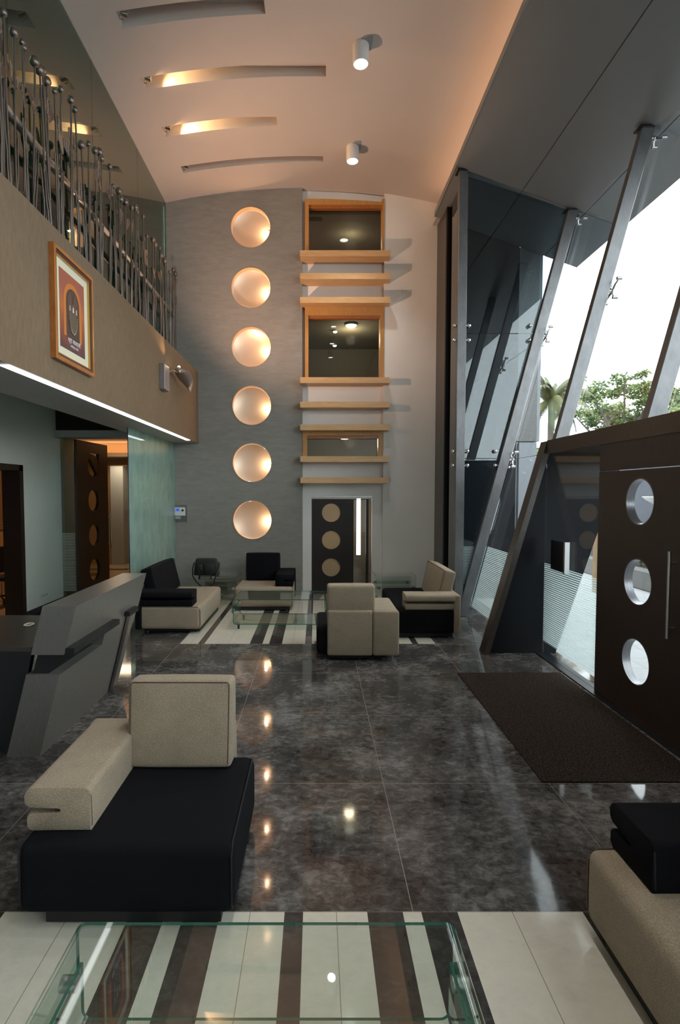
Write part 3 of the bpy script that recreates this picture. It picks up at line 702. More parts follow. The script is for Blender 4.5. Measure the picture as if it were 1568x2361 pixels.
bm = B(); lathe(bm, [(0, -.03), (.03, -.03), (.035, .03), (.03, .035)], (.16, .42, .23), 'z', 20); lathe(bm, [(0, .02), (.02, .02), (.02, .03), (0, .03)], (.16, .42, .23), 'z', 16); obj('reflector', bm, chrome, t, smooth=50)
bm = B(); sphere(bm, (.16, .42, .27), .022, 12); obj('bulb', bm, emis('lamp_bulb', (1, .75, .45), 25), t, smooth=60)
light('wall_lamp_beam', 'SPOT', (-2.20, 8.87, 4.22), 370, (1, .60, .40), .03, target=(.7, 10.0, 7.6), spot=135, blend=.85)
light('wall_lamp_glow', 'SPOT', (-2.25, 8.80, 4.20), 24, WARM, .03, target=(-2.42, 8.1, 4.75), spot=52, blend=.7)

# ================================================================== SHELVES AND WINDOWS
shz = [6.875, 6.435, 5.975, 4.41, 3.93, 3.48, 2.85, 2.425]
shn = ['under the top window', 'second from the top, below the top window', 'just above the middle window', 'under the middle window', 'second below the middle window', 'just above the small lower window', 'under the small lower window', 'lowest, above the black door']
for z, nm in zip(shz, shn):
    bm = B(); pts = [(-.325, 10.76), (1.45, 10.76), (1.45, 10.998), (1.358, 10.998), (1.358, 11.128), (-.288, 11.128), (-.288, 10.998), (-.325, 10.998)]
    prism(bm, pts, 'z', z - .115, z)
    obj('wall_shelf', bm, maple, label='pale maple wall shelf, ' + nm, cat='shelf', group='maple shelves between the windows')
roomm = plaster('dim_olive_room', (.22, .19, .13), (.25, .22, .16), (1, 1, 1), 1, .8, .01)
lampw = emis('ceiling_lamp_glow', (.92, 1, .9), 6)
wins = [(-.235, 1.408, 6.88, 7.98, -.156, 1.31, 7.865, 'top'), (-.235, 1.382, 4.415, 5.975 - .116, -.166, 1.283, 5.69, 'middle'), (-.284, 1.354, 2.852, 3.364, -.195, 1.257, 3.28, 'small lower')]
for k, (x0, x1, z0, z1, i0, i1, i1z, nm) in enumerate(wins):
    t = thing('window_unit', '%s wood-framed interior window in the back wall' % nm, 'window', (x0, 11.0, z0), group='wood framed windows in the back wall')
    def lo(a, b, c, d, e, f): return bx(a - x0, b - x0, c - 11, d - 11, e - z0, f - z0)
    ya = 10.985
    yb_ = 11.128
    if x1 > 1.36: x1 = 1.358
    if k < 2: a0 = x0
    obj('frame_side', lo(x0, i0, ya, yb_, z0, z1), oak, t); obj('frame_side', lo(i1, x1, ya, yb_, z0, z1), oak, t)
    bm = B(); n = 10
    tp = [(x0 + (x1 - x0) * q / n, z1 - (.0 if k else .045 * (q / n) ** 2 * 1.5)) for q in range(n + 1)]
    prism(bm, [(i0, i1z), (i1, i1z)] + [(min(max(p[0], i0), i1), p[1]) for p in tp[::-1]], 'y', ya, yb_)
    bmesh.ops.remove_doubles(bm, verts=bm.verts, dist=1e-4)
    for v in bm.verts: v.co -= Vector((x0, 11, z0))
    obj('frame_head', bm, oak, t)
    obj('inner_head', lo(i0, i1, 11.03, 11.12, i1z - .05, i1z), frame_wood, t)
    obj('pane', lo(i0, i1, 11.15, 11.156, z0 - .02, i1z + .01), window_glass, t)
    # room behind
    bm = B(); R0, R1, zb, zt = -.6, 2.2, z0 - .5, i1z + .28
    box(bm, R0, R1, 14.6, 14.7, zb, zt); box(bm, R0 - .1, R0, 11.25, 14.7, zb, zt); box(bm, R1, R1 + .1, 11.35, 14.7, zb, zt)
    box(bm, R0, R1, 11.25, 14.7, zt, zt + .05); box(bm, R0, R1, 11.25, 14.7, zb - .05, zb)
    struct('wall_room_%d' % (k + 1), bm, roomm)
    light('room_lamp', 'POINT', (.8, 12.8, zt - .25), 26 if k else 8, (1, .93, .75), .12)
def ceil_lamp(x, y, z, r, label):
    t = thing('ceiling_lamp', label, 'light', (x, y, z), group='ceiling lamps seen through the windows')
    bm = B(); lathe(bm, [(0, 0), (r, 0), (r, -.03), (r * .9, -.035)], (0, 0, 0), 'z', 32); obj('rim', bm, steel, t, smooth=40)
    bm = B(); lathe(bm, [(r * .88, -.03), (r * .7, -.06), (0, -.075)], (0, 0, 0), 'z', 32); obj('diffuser', bm, lampw, t, smooth=60)
ceil_lamp(.79, 12.45, 5.97, .15, 'round white ceiling lamp seen through the middle window')
ceil_lamp(.44, 12.9, 5.97, .06, 'small round downlight seen through the middle window, the upper one')
ceil_lamp(.47, 14.1, 5.97, .06, 'small round downlight seen through the middle window, the lower one')
ceil_lamp(.72, 13.9, 3.56, .13, 'round white ceiling lamp seen through the small lower window')

# back door
hz = [1.702, 1.13, .556]
t = thing('inner_door', 'black door with three frosted round panes and a tall glass slot in the back wall', 'door', (-.1, 11.17, 0))
bm = panel(0, 1.185, .008, 1.985, rects=[(.873, 1.13, .19, 1.975)], circs=[(.403, z, .192) for z in hz], thick=.05)
obj('door_leaf', bm, wenge_b, t, smooth=30)
for z in hz:
    bm = B(); cyl(bm, (.403, .02, z), .1915, .008, 'y', 48); obj('frosted_pane', bm, frost_disc, t, smooth=40)
obj('slot_pane', bx(.873, 1.13, .022, .026, .19, 1.975), clear, t)
bm = B(); box(bm, -.105, 1.15, 11.12, 11.16, 2.0, 2.012); box(bm, -.105, 1.15, 11.10, 11.129, 2.02, 2.05); struct('trim_21', bm, steel)
strip = emis('white_tube_light', (1, .93, .84), 4.5)
obj('glow_strip', bx(.86, .945, 11.5, 11.53, .78, 2.1), strip, label='tall white light behind the glass slot of the black back door', cat='light')
obj('glow_strip', bx(1.20, 1.27, 11.5, 11.53, .78, 2.1), emis('amber_reflection_glow', (1, .70, .45), 1.6), label='narrow glowing strip imitating reflected amber light at the right edge of the black back door', cat='light')  # no lamp here: reflected light in the door gap, given as a glowing strip
bm = B(); box(bm, -.6, 2.2, 12.6, 12.7, 0, 2.3); box(bm, -.7, -.6, 11.35, 12.7, 0, 2.3); box(bm, 2.2, 2.3, 11.35, 12.7, 0, 2.3); box(bm, -.6, 2.2, 11.3, 12.7, 2.3, 2.34); box(bm, -.6, 2.2, 11.3, 12.7, -.05, 0)
struct('wall_room_4', bm, grey_wall)
light('back_room_lamp', 'POINT', (.35, 11.9, 1.5), 9, WARM2, .15)

# ================================================================== GLASS PARTITION, LEFT BAY
bm = B(); box(bm, -2.906, -2.894, 8.28, YB - .01, .0, 3.128)
for f in bm.faces:
    if abs(f.normal.x) < .5 and abs(f.calc_center_median().y - 8.28) < .02: f.material_index = 1
for f in bm.faces:
    f.normal_update()
    if abs(f.calc_center_median().y - 8.28) < .01: f.material_index = 1
obj('glass_partition', bm, [frosted, edge_blue], label='tall frosted green glass partition with blue edge beside the sofa', cat='partition')
# sidelight and open door leaf
struct('window_41', bx(-4.93, -4.64, 10.36, 10.372, 0, 3.155), corr_glass)
ang = math.atan2(11.526 - 10.24, .083)
t = thing('open_door', 'dark brown door with four portholes standing open in the left opening', 'door', (-4.562, 10.24, 0))
w = 1.29; zs4 = [2.70, 1.955, 1.21, .475]
zs4 = [2.12 + (1136 - y) / 1236 * 10.87 * 1.0 for y in (1074, 1154, 1234, 1314)]
bm = panel(0, w, .01, 3.13, circs=[(w / 2 + .0, z, .222) for z in zs4], thick=.06)
Mr = Matrix.Rotation(ang, 4, 'Z') @ Matrix.Translation((0, 0, 0))
for v in bm.verts: v.co = Mr @ v.co
obj('door_leaf', bm, wenge, t, smooth=30)
for z in zs4:
    bm = B(); cyl(bm, (w / 2, .027, z), .221, .006, 'y', 40)
    for v in bm.verts: v.co = Mr @ v.co
    obj('porthole_glass', bm, window_glass, t, smooth=40)
bm = B(); tube(bm, [(w - .04, -.07, .95), (w - .04, -.07, 1.68)], .014, 10)
for v in bm.verts: v.co = Mr @ v.co
h = obj('door_handle', bm, steel, t, smooth=40)
for z in (1.02, 1.60):
    bm = B(); tube(bm, [(w - .04, -.07, z), (w - .04, 0, z)], .008, 8)
    for v in bm.verts: v.co = Mr @ v.co
    obj('standoff', bm, steel, h, smooth=40)
obj('corridor_cove_strip', bx(-7.6, -3.08, 13.2, 13.26, 3.055, 3.07), emis('corridor_cove', (1, .5, .2), 14), label='orange cove light above the corridor behind the open door', cat='light')
light('corridor_lamp', 'AREA', (-4.6, 12.3, 3.3), 8, (1, .70, .42), .8, rot=(0, 0, 0))
light('corridor_lamp', 'AREA', (-5.6, 15.2, 2.95), 16, (1, .8, .55), .8, rot=(0, 0, 0))
light('side_room_lamp', 'AREA', (-7.4, 9.5, 2.9), 22, (1, .56, .25), 1.2, rot=(0, 0, 0))
light('gallery_lamp', 'AREA', (-4.6, 6.0, 7.8), 45, (.95, 1, .92), 1.5, rot=(0, 0, 0))
# switch plates
t = thing('light_switch', 'white square light switch high on the pale left wall', 'switch', (-4.93, 9.56, 1.72))
obj('plate', bx(0, .012, -.05, .05, -.06, .06, .003, 1), plastic_w, t); obj('rocker', bx(.012, .018, -.02, .02, -.02, .02), plastic_w, t)
t = thing('socket_plate', 'white double socket plate low on the pale left wall above the desk', 'socket', (-4.93, 9.62, .27))
obj('plate', bx(0, .012, -.14, .14, -.05, .05, .003, 1), plastic_w, t)
for y in (-.08, 0, .08): obj('socket', bx(.0122, .015, y - .018, y + .018, -.015, .015), plastic_g, t)
# entry reader on the grey wall
t = thing('entry_reader', 'white entry reader with blue screen on a steel plate on the grey wall', 'reader', (-2.76, YB, 1.70))
obj('back_plate', bx(-.17, .10, -.015, 0, -.18, .17), steel_d, t)
b_ = obj('reader_body', bx(-.14, .07, -.06, -.015, -.05, .12, .006, 2), plastic_w, t)
obj('screen', bx(-.11, -.04, -.0625, -.06, .045, .1), blue_scr, b_)
bm = B(); cyl(bm, (.025, -.064, .06), .022, .006, 'y', 24); obj('sensor', bm, satin_black, b_, smooth=40)
obj('printer_slot', bx(-.13, -.02, -.05, -.015, -.12, -.055), plastic_g, t)
# office chairs
def office_chair(loc, rz, label):
    t = thing('office_chair', label, 'chair', loc, rz, group='office chairs at the left edge')
    obj('backrest', bx(-.23, .23, .18, .25, .60, 1.10, .03, 3), officef, t, smooth=50)
    obj('seat', bx(-.24, .24, -.24, .22, .43, .50, .03, 3), officef, t, smooth=50)
    bm = B(); tube(bm, [(0, .24, .72), (0, .27, .5), (0, .1, .42)], .022, 8); obj('back_support', bm, rubber, t, smooth=40)
    for s in (-1, 1):
        bm = B(); tube(bm, [(s * .27, .1, .44), (s * .29, .1, .64), (s * .29, -.14, .66)], .018, 8); obj('armrest', bm, rubber, t, smooth=40)
    bm = B(); tube(bm, [(0, 0, .43), (0, 0, .1)], .028, 10); obj('column', bm, steel, t, smooth=40)
    for k in range(5):
        a = k * 2 * math.pi / 5; c, s = math.cos(a), math.sin(a)
        bm = B(); tube(bm, [(0, 0, .12), (c * .28, s * .28, .075)], .018, 8); l_ = obj('base_arm', bm, rubber, t, smooth=40)
        bm = B(); cyl(bm, (c * .28 - .012, s * .28, .03), .03, .024, 'x', 14); obj('caster', bm, rubber, l_, smooth=40)
office_chair((-3.82, 5.75, 0), R(25), 'grey office chair behind the reception desk at the left edge')
office_chair((-6.15, 10.35, 0), R(-120), 'black office chair in the amber room through the left doorway')
bm = B()
for k in range(34): box(bm, -9.49, -9.47, 8.0, 11.0, 1.35 + k * .045, 1.35 + k * .045 + .035)
for k in range(34): box(bm, -9.3, -5.4, 11.16, 11.18, 1.35 + k * .045, 1.35 + k * .045 + .035)
obj('window_blind', bm, wood('bamboo_blind', (.28, .15, .06), (.4, .24, .1), (1, 1, 6)), label='brown slatted blind on the wall of the room through the left doorway', cat='blind')

# ================================================================== RECEPTION DESK
t = thing('reception_desk', 'angular grey metal reception desk with slanted ends and dark slot', 'desk', (-2.35, 4.2, 0))
O = Vector((-2.35, 4.2, 0))
def dp(name, pts, a, b, mat, axis='y', par=t):
    bm = B(); prism(bm, pts, axis, a, b)
    for v in bm.verts: v.co -= O
    return obj(name, bm, mat, par)
def fx(z): return -2.225 + .26 * z        # front face
def f2(z): return fx(z) - .265
Y0, Y1 = 4.21, 5.90
dp('lower_panel', [(f2(0), 0), (fx(0), 0), (fx(.67), .67), (f2(.67), .67)], Y0, Y1, desk_m)
dp('upper_panel', [(f2(.83), .83), (fx(.83), .83), (fx(1.22), 1.22), (f2(1.22), 1.22)], Y0, Y1 + .07, desk_m)
dp('middle_panel', [(f2(.67), .67), (fx(.67), .67), (fx(.83), .83), (f2(.83), .83)], 5.06, Y1 + .04, desk_m)
dp('slot_back', [(f2(.67) + .04, .67), (fx(.67) - .1, .67), (fx(.83) - .1, .83), (f2(.83) + .04, .83)], Y0 + .03, 5.06, satin_black)
dp('bag_rail', [(fx(.85), .835), (fx(.85) + .075, .835), (fx(.85) + .075, .885), (fx(.87), .885)], Y0 + .0, 5.2, satin_black)
dp('bag_rail', [(fx(.85), .835), (fx(.85) + .06, .835), (fx(.85) + .06, .885), (fx(.87), .885)], 5.52, 5.80, satin_black)
bm = B(); zz = [0, .84]
vs = [bm.verts.new(p) for p in ((fx(0) + .001, 5.62, 0.0), (fx(0) + .001, 5.72, 0.0), (fx(.84) + .001, 5.72, .84), (fx(.84) + .001, 5.60, .84))]; bm.faces.new(vs)
r2 = bmesh.ops.extrude_face_region(bm, geom=bm.faces[:])
for v in [e for e in r2['geom'] if isinstance(e, bmesh.types.BMVert)]: v.co.x += .012
for v in bm.verts: v.co -= O
obj('dark_inlay', bm, satin_black, t)
dp('worktop', [(-4.6, .84), (-2.30, .84), (-2.30, .875), (-4.6, .875)], 4.27, 5.40, desk_top_m)
dp('front_panel', [(-4.6, 0), (-2.49, 0), (-2.30, .84), (-4.6, .84)], 4.28, 4.34, satin_black)
bm = B(); pts = []
for k in range(25):
    a = k / 24 * 2 * math.pi; pts.append((.035 * math.cos(a), .05 * math.sin(a), 0))
tube(bm, pts, .008, 8, cap=False); obj('tape_ring', bm, pm('cream_tape', (.7, .66, .5), .5), loc=(-2.70, 4.98, .884), label='small cream ring lying on the dark desk worktop', cat='tape', smooth=50)
bm = B(); tube(bm, [(-4.86, 9.3, .1), (-4.8, 9.1, .05), (-4.75, 9.4, .02), (-4.7, 9.9, .02)], .012, 8); obj('cable', bm, rubber, label='black cable along the skirting of the pale left wall', cat='cable', smooth=40)

# ================================================================== SEATING
def rbox(x0, x1, y0, y1, z0, z1, r=.035, seg=4, bulge=0, sub=0, M=None, taper=None):
    bm = B(); box(bm, x0, x1, y0, y1, z0, z1)
    bmesh.ops.bevel(bm, geom=bm.edges[:], offset=r, segments=seg, profile=.5, affect='EDGES')
    if bulge:
        bmesh.ops.subdivide_edges(bm, edges=[e for e in bm.edges if e.calc_length() > .12], cuts=7, use_grid_fill=True)
        cx, cy, cz = (x0 + x1) / 2, (y0 + y1) / 2, (z0 + z1) / 2; hx, hy, hz_ = (x1 - x0) / 2, (y1 - y0) / 2, (z1 - z0) / 2
        for v in bm.verts:
            u, w_, q = (v.co.x - cx) / hx, (v.co.y - cy) / hy, (v.co.z - cz) / hz_
            v.co.y += bulge * w_ * (1 - u * u) * (1 - q * q) ; v.co.z += bulge * .35 * q * (1 - u * u) * (1 - w_ * w_); v.co.x += bulge * .35 * u * (1 - q * q) * (1 - w_ * w_)
    if M is not None:
        for v in bm.verts: v.co = M @ v.co
    return bm
def sofa(loc, rz, width, side, seatm, cushm, pipe, label, group=None, cw=.65, depth=.96, cat='armchair', cx0=None, rear=True, seat_front=True, cushlean=6):
    """local: front at y=0 looking to -y, back at y=depth; side -1 = arm at -x"""
    t = thing('lounge_chair' if cat == 'armchair' else 'lounge_sofa', label, cat, loc, rz, group='black and beige lounge seats')
    hw = width / 2; sp = seam_m if seatm is beige else seam_b; cp = seam_m if cushm is beige else seam_b
    obj('plinth', bx(-hw + .12, hw - .07, .04, depth - .10, 0.012, .075), plinth_m, t)
    for fx_ in (-hw + .16, hw - .11):
        for fy in (.08, depth - .14):
            bm = B(); cyl(bm, (fx_, fy, 0), .02, .014, 'z', 12); obj('foot', bm, steel, t, smooth=40)
    s_ = obj('seat', rbox(-hw, hw, 0, depth - .07, .07, .42, .05, 5, .008), seatm, t, smooth=50)
    for sg in (-1, 1):
        bm = B(); xx = sg * (hw - .012); tube(bm, [(xx, .05, .075), (xx, .006, .12), (xx, .006, .36), (xx, .05, .412), (xx, depth - .12, .415)], .005, 6); obj('piping', bm, sp, s_, smooth=60)
    A = .335
    ax0, ax1 = (-hw - .02, -hw - .02 + A) if side < 0 else (hw + .02 - A, hw + .02)
    # arm with slot open to the outside, running from near the front to the back, then down the rear
    o_, i_ = (ax0, ax1) if side < 0 else (ax1, ax0); d = 1 if side < 0 else -1
    sl = o_ + d * .19
    def rc(cx, cz, r, a0, a1, n=5): return [(cx + d * r * math.cos(R(a0 + (a1 - a0) * k / n)), cz + r * math.sin(R(a0 + (a1 - a0) * k / n))) for k in range(n + 1)]
    aw = abs(i_ - o_)
    prof = [(i_, .422)] + rc(i_ - d * .03, .612, .03, 0, 90) + rc(o_ + d * .045, .597, .043, 90, 180) + rc(o_ + d * .030, .572, .030, 180, 270)
    prof += rc(sl - d * .016, .526, .016, 90, -90, 6) + rc(o_ + d * .035, .490, .020, 90, 180) + rc(o_ + d * .035, .442, .020, 180, 270)
    bm = B(); prism(bm, prof, 'y', .12, depth - .08)
    caps = [f for f in bm.faces if len(f.verts) > 4]; rim = [e for f in caps for e in f.edges]
    bmesh.ops.bevel(bm, geom=list(set(rim)), offset=.007, segments=2, profile=.5, affect='EDGES')
    bmesh.ops.triangulate(bm, faces=[f for f in bm.faces if len(f.verts) > 4])
    arm_ = obj('armrest', bm, cushm, t, smooth=50)
    bm = B(); tube(bm, [(i_, .135, .44), (i_, .128, .6), (i_ - d * .03, .126, .634), (o_ + d * .04, .126, .634), (o_ + d * .012, .13, .60)], .004, 6); obj('piping', bm, cp, arm_, smooth=60)
    obj('arm_rear', rbox(min(ax0, ax1) + .002, max(ax0, ax1) - .002, depth - .10, depth, .07, .64, .03, 4), cushm, t, smooth=50)
    c0, c1 = (ax1 - .03, ax1 - .03 + cw) if side < 0 else (ax0 + .03 - cw, ax0 + .03)
    if cx0 is not None: c0, c1 = cx0, cx0 + cw
    a2, b2 = (ax1 + .002, c1) if side < 0 else (c0, ax0 - .002)
    obj('rear_panel', rbox(a2, b2, depth - .09, depth - .005, .07, .64, .025, 4), cushm, t, smooth=50)
    M = Matrix.Translation((0, depth - .2, .425)) @ Matrix.Rotation(R(-cushlean), 4, 'X') @ Matrix.Translation((0, -(depth - .2), -.425))
    cu = obj('back_cushion', rbox(c0, c1, depth - .27, depth - .09, .425, .955, .028, 4, .02, M=M), cushm, t, smooth=50)
    bm = B(); pts = [(c0 + .02, depth - .27, .45), (c0 + .015, depth - .27, .93), (c0 + .03, depth - .27, .943), (c1 - .03, depth - .27, .943), (c1 - .015, depth - .27, .93), (c1 - .02, depth - .27, .45)]
    tube(bm, [M @ Vector(p) for p in pts], .004, 6); obj('piping', bm, cp, cu, smooth=60)
    return t
# A near left
sofa((-.925, 2.50, 0), 0, 1.05, -1, black, beige, seam_m, 'black armchair with beige back and beige left arm, nearest the camera on the left', depth=.98, cw=.64)
# C back centre
sofa((-.955, 9.53, 0), 0, 1.05, 1, beige, black, seam_m, 'beige armchair with black back cushion standing against the grey back wall', depth=1.02, cw=.65)
# D seen from behind
sofa((.51, 7.62, 0), math.pi, 1.02, -1, black, beige, seam_m, 'beige armchair seen from behind in front of the black door', depth=.98, cw=.60, cushlean=3)
# B left sofa facing right
sofa((-1.74, 8.82, 0), math.pi / 2, 1.75, -1, beige, black, seam_m, 'beige sofa with black back and black arm beside the reception desk', cat='sofa', depth=.98, cw=1.32, cx0=-.52, cushlean=14)
# E right sofa facing left
sofa((1.17, 8.62, 0), -math.pi / 2, 1.85, 1, black, beige, seam_m, 'black sofa with beige back and slotted beige arm next to the far glass corner', cat='sofa', depth=.92, cw=1.22, cx0=-.63, cushlean=12)
# F near right
sofa((1.30, 1.57, 0), -math.pi / 2, 1.88, -1, beige, black, seam_m, 'beige sofa with black slotted arm cut off at the right edge of the picture', cat='sofa', depth=.98, cw=1.2)

# glass tables
def arc(cx, cz, r, a0, a1, n=6): return [(cx + r * math.cos(a0 + (a1 - a0) * k / n), cz + r * math.sin(a0 + (a1 - a0) * k / n)) for k in range(n + 1)]
def strip_shell(pts, y0, y1, th):
    """pts: outer polyline in (x,z); inner offset by th; extruded along y; end faces use material 1"""
    bm = B(); n = len(pts); inn = []
    for i, p in enumerate(pts):
        a = Vector(pts[max(i - 1, 0)]); b = Vector(pts[min(i + 1, n - 1)]); d = (b - a).normalized(); nrm = Vector((-d.y, d.x)); inn.append((p[0] + nrm.x * th, p[1] + nrm.y * th))
    def V(p, y): return bm.verts.new((p[0], y, p[1]))
    Oa, Ob, Ia, Ib = [V(p, y0) for p in pts], [V(p, y1) for p in pts], [V(p, y0) for p in inn], [V(p, y1) for p in inn]
    for i in range(n - 1):
        for q, m_ in (((Oa[i], Oa[i + 1], Ob[i + 1], Ob[i]), 0), ((Ia[i], Ib[i], Ib[i + 1], Ia[i + 1]), 0), ((Oa[i], Ia[i], Ia[i + 1], Oa[i + 1]), 1), ((Ob[i], Ob[i + 1], Ib[i + 1], Ib[i]), 1)):
            f = bm.faces.new(q); f.material_index = m_
    for q in ((Oa[0], Ob[0], Ib[0], Ia[0]), (Oa[-1], Ia[-1], Ib[-1], Ob[-1])): f = bm.faces.new(q); f.material_index = 1
    return bm
def glass_table(loc, rz, L, Wd, H, label, group=None):
    t = thing('glass_table', label, 'table', loc, rz, group='bent glass tables'); hl = L / 2; r = .045; zb = .08; zm = zb + (H - zb) * .52
    top = [(hl, zm - .03)] + arc(hl - r, H - r, r, 0, math.pi / 2) + arc(-hl + r, H - r, r, math.pi / 2, math.pi) + [(-hl, zm - .03)]
    obj('glass_top', strip_shell(top, -Wd / 2, Wd / 2, .012), [table_glass, edge_glass], t, smooth=40)
    k = .014; hb = hl - k
    bot = [(-hb, zm + .03)] + arc(-hb + r, zb + r, r, math.pi, 1.5 * math.pi) + arc(hb - r, zb + r, r, 1.5 * math.pi, 2 * math.pi) + [(hb, zm + .03)]
    obj('glass_base', strip_shell(bot, -Wd / 2, Wd / 2, .012), [table_glass, edge_glass], t, smooth=40)
    for sx in (-1, 1):
        for sy in (-1, 1):
            bm = B(); cyl(bm, (sx * hl - .03, sy * (Wd / 2 - .06), zm), .028, .06, 'x', 20); obj('bolt', bm, steel, t, smooth=40)
            bm = B(); x, y = sx * (hl - .09), sy * (Wd / 2 - .07)
            cyl(bm, (x, y, .065), .026, .014, 'z', 16); cyl(bm, (x - .012, y, .031), .031, .024, 'x', 16); box(bm, x - .016, x + .016, y - .01, y + .01, .03, .068)
            obj('caster', bm, rubber, t, smooth=40)
glass_table((-.194, 1.62, 0), 0, 1.46, .72, .475, 'low glass coffee table cut by the bottom edge of the picture')
glass_table((-.575, 8.565, 0), 0, 1.46, .73, .475, 'low glass coffee table on castors in the middle of the far seating group')
glass_table((-1.86, 10.31, 0), math.pi / 2, .62, .72, .55, 'small glass side table under the black shoulder bag')
glass_table((1.50, 10.37, 0), math.pi / 2, .62, .76, .55, 'small empty glass side table in front of the white wall by the black sofa')
# bag
t = thing('shoulder_bag', 'black shoulder bag with hanging strap standing on the glass side table', 'bag', (-2.09, 10.14, .556))
bm = rbox(-.235, .235, -.08, .08, 0, .32, .03, 3)
for v in bm.verts:
    if v.co.z > .2: v.co.x *= 1 - (v.co.z - .2) * 1.6; v.co.y *= .7
obj('bag_body', bm, nylon, t, smooth=50)
obj('front_pocket', rbox(-.17, -.06, -.105, -.075, .09, .21, .012, 2), nylon, t, smooth=50); obj('front_pocket', rbox(-.03, .16, -.105, -.075, .04, .22, .012, 2), nylon, t, smooth=50)
bm = B()
for x in (-.115, .105):
    box(bm, x - .013, x + .013, -.122, -.112, -.05, .10)
    box(bm, x - .018, x + .018, -.124, -.110, -.06, -.035)
for f_ in [bm]: pass
obj('buckle_strap', bm, rubber, t)
bm = B()
pl = [(-.215, 0, .24), (-.235, -.06, .12), (-.215, -.13, 0), (-.15, -.15, -.11), (-.05, -.16, -.20), (.06, -.16, -.22), (.14, -.15, -.14), (.18, -.13, 0), (.225, -.06, .14), (.215, 0, .24)]
tube(bm, [(p[0] * 1.09, p[1], p[2]) for p in pl], .014, 6)
for v in bm.verts: pass
obj('shoulder_strap', bm, nylon, t, smooth=60)
# door mat
bm = B(); prism(bm, [(1.65, 3.826), (2.86, 3.826), (2.86, 6.198), (1.655, 6.198)], 'z', .0008, .012)
obj('door_mat', bm, mat_fab, label='large dark brown entrance mat on the dark floor', cat='mat')

# ================================================================== PICTURE
t = thing('framed_picture', 'framed orange and dark devotional style print on the brown gallery wall', 'picture', (-2.41, 5.345, 3.86))
hw, hh = .42, .515
def ring(x0, x1, a, b, w_, mat, name):
    bm = B()
    box(bm, x0, x1, -a, a, b - w_, b); box(bm, x0, x1, -a, a, -b, -b + w_); box(bm, x0, x1, -a, -a + w_, -b + w_, b - w_); box(bm, x0, x1, a - w_, a, -b + w_, b - w_)
    return obj(name, bm, mat, t)
gold = pm('gold_moulding', (.65, .38, .12), .3, .7); maroon = pm('maroon_moulding', (.07, .02, .02), .3)
ring(0, .05, hw, hh, .03, frame_wood, 'frame'); ring(.0, .052, hw - .028, hh - .028, .006, gold, 'gold_line'); ring(0, .042, hw - .034, hh - .034, .028, maroon, 'inner_frame'); ring(0, .036, hw - .062, hh - .062, .010, gold, 'gold_fillet')
obj('mount', bx(0, .015, -hw + .07, hw - .07, -hh + .07, hh - .07), pm('cream_mount', (.62, .58, .44), .7), t)
pw, ph = .265, .365
artm = pm('printed_art', (.3, .08, .03), .4); a_ = NT(artm); sx = a_.n('ShaderNodeSeparateXYZ'); tc = a_.coord('Generated'); a_.l(tc, sx.inputs[0])
q = a_.noise(tc, 3, 5, .6); fz = a_.math('ADD', sx.outputs[2], a_.math('MULTIPLY', q, .5))
a_.l(a_.ramp(fz, [(.25, (.05, .02, .03)), (.5, (.22, .04, .02)), (.8, (.42, .12, .03)), (1.2 if False else 1.0, (.30, .08, .05))]), a_.b.inputs['Base Color'])
art = obj('print', bx(.015, .018, -pw, pw, -ph, ph), artm, t)
orange = pm('orange_ink', (.50, .16, .03), .5); darkink = pm('dark_ink', (.05, .028, .022), .5); pinkink = pm('pale_ink', (.45, .30, .24), .5)
def flat(name, pts, m_, x=.0185):
    bm = B(); prism(bm, pts, 'x', x, x + .0012); obj(name, bm, m_, art)
def archpts(hw_, z0, z1, n=14): return [(-hw_, z0)] + [(-hw_ * math.cos(math.pi * k / n), z1 + hw_ * math.sin(math.pi * k / n)) for k in range(n + 1)] + [(hw_, z0)]
flat('arch', archpts(.19, -.24, .10), orange, .0185); flat('arch_inside', archpts(.14, -.24, .10), darkink, .0200)
for yy in (-.065, .05): flat('panel_shape', [(yy + .045 * math.cos(2 * math.pi * k / 16), .08 + .12 * math.sin(2 * math.pi * k / 16)) for k in range(16)], pm('umber_ink', (.09, .045, .035), .5), .0215)
flat('figure', [(.0 + .07 * math.cos(2 * math.pi * k / 20), -.05 + .15 * math.sin(2 * math.pi * k / 20)) for k in range(20)], pm('olive_ink', (.09, .07, .045), .5), .023)
bm = B()
for k in range(26):
    a = math.pi + math.pi * k / 25; bm2 = None
    sphere(bm, (.0255, .082 * math.cos(a), -.02 + .17 * math.sin(a)), .006, 6)
obj('garland', bm, pinkink, art)
for yy, w_ in ((-.07, .016), (.0, .012), (.07, .016)): flat('ornament', [(yy - w_, .02), (yy + w_, .02), (yy + w_ * .6, .07), (yy - w_ * .6, .07)], pinkink if yy else pm('white_ink', (.7, .7, .75), .5), .0245)
def text(body, size, z, m_, par, font_off=0):
    cu = bpy.data.curves.new('caption', 'FONT'); cu.body = body; cu.size = size; cu.align_x = 'CENTER'; cu.extrude = .0006
    o = bpy.data.objects.new('caption', cu); COL.objects.link(o); o.parent = par
    o.location = (.0205, 0.02, z); o.rotation_euler = (R(90), 0, R(90)); cu.materials.append(m_)
    dg = bpy.context.evaluated_depsgraph_get(); me = bpy.data.meshes.new_from_object(o.evaluated_get(dg)); m2 = bpy.data.objects.new('caption', me); COL.objects.link(m2)
    m2.parent = par; m2.location = o.location; m2.rotation_euler = o.rotation_euler; bpy.data.objects.remove(o); return m2
wi = MATS.get('white_ink')
text('समस्त', .035, -.24, pm('tan_ink', (.4, .2, .13), .5), art)
text('श्री बालाजी', .062, -.285, wi, art); text('आशीर्वाद सदैव', .030, -.325, wi, art)
light_p = None

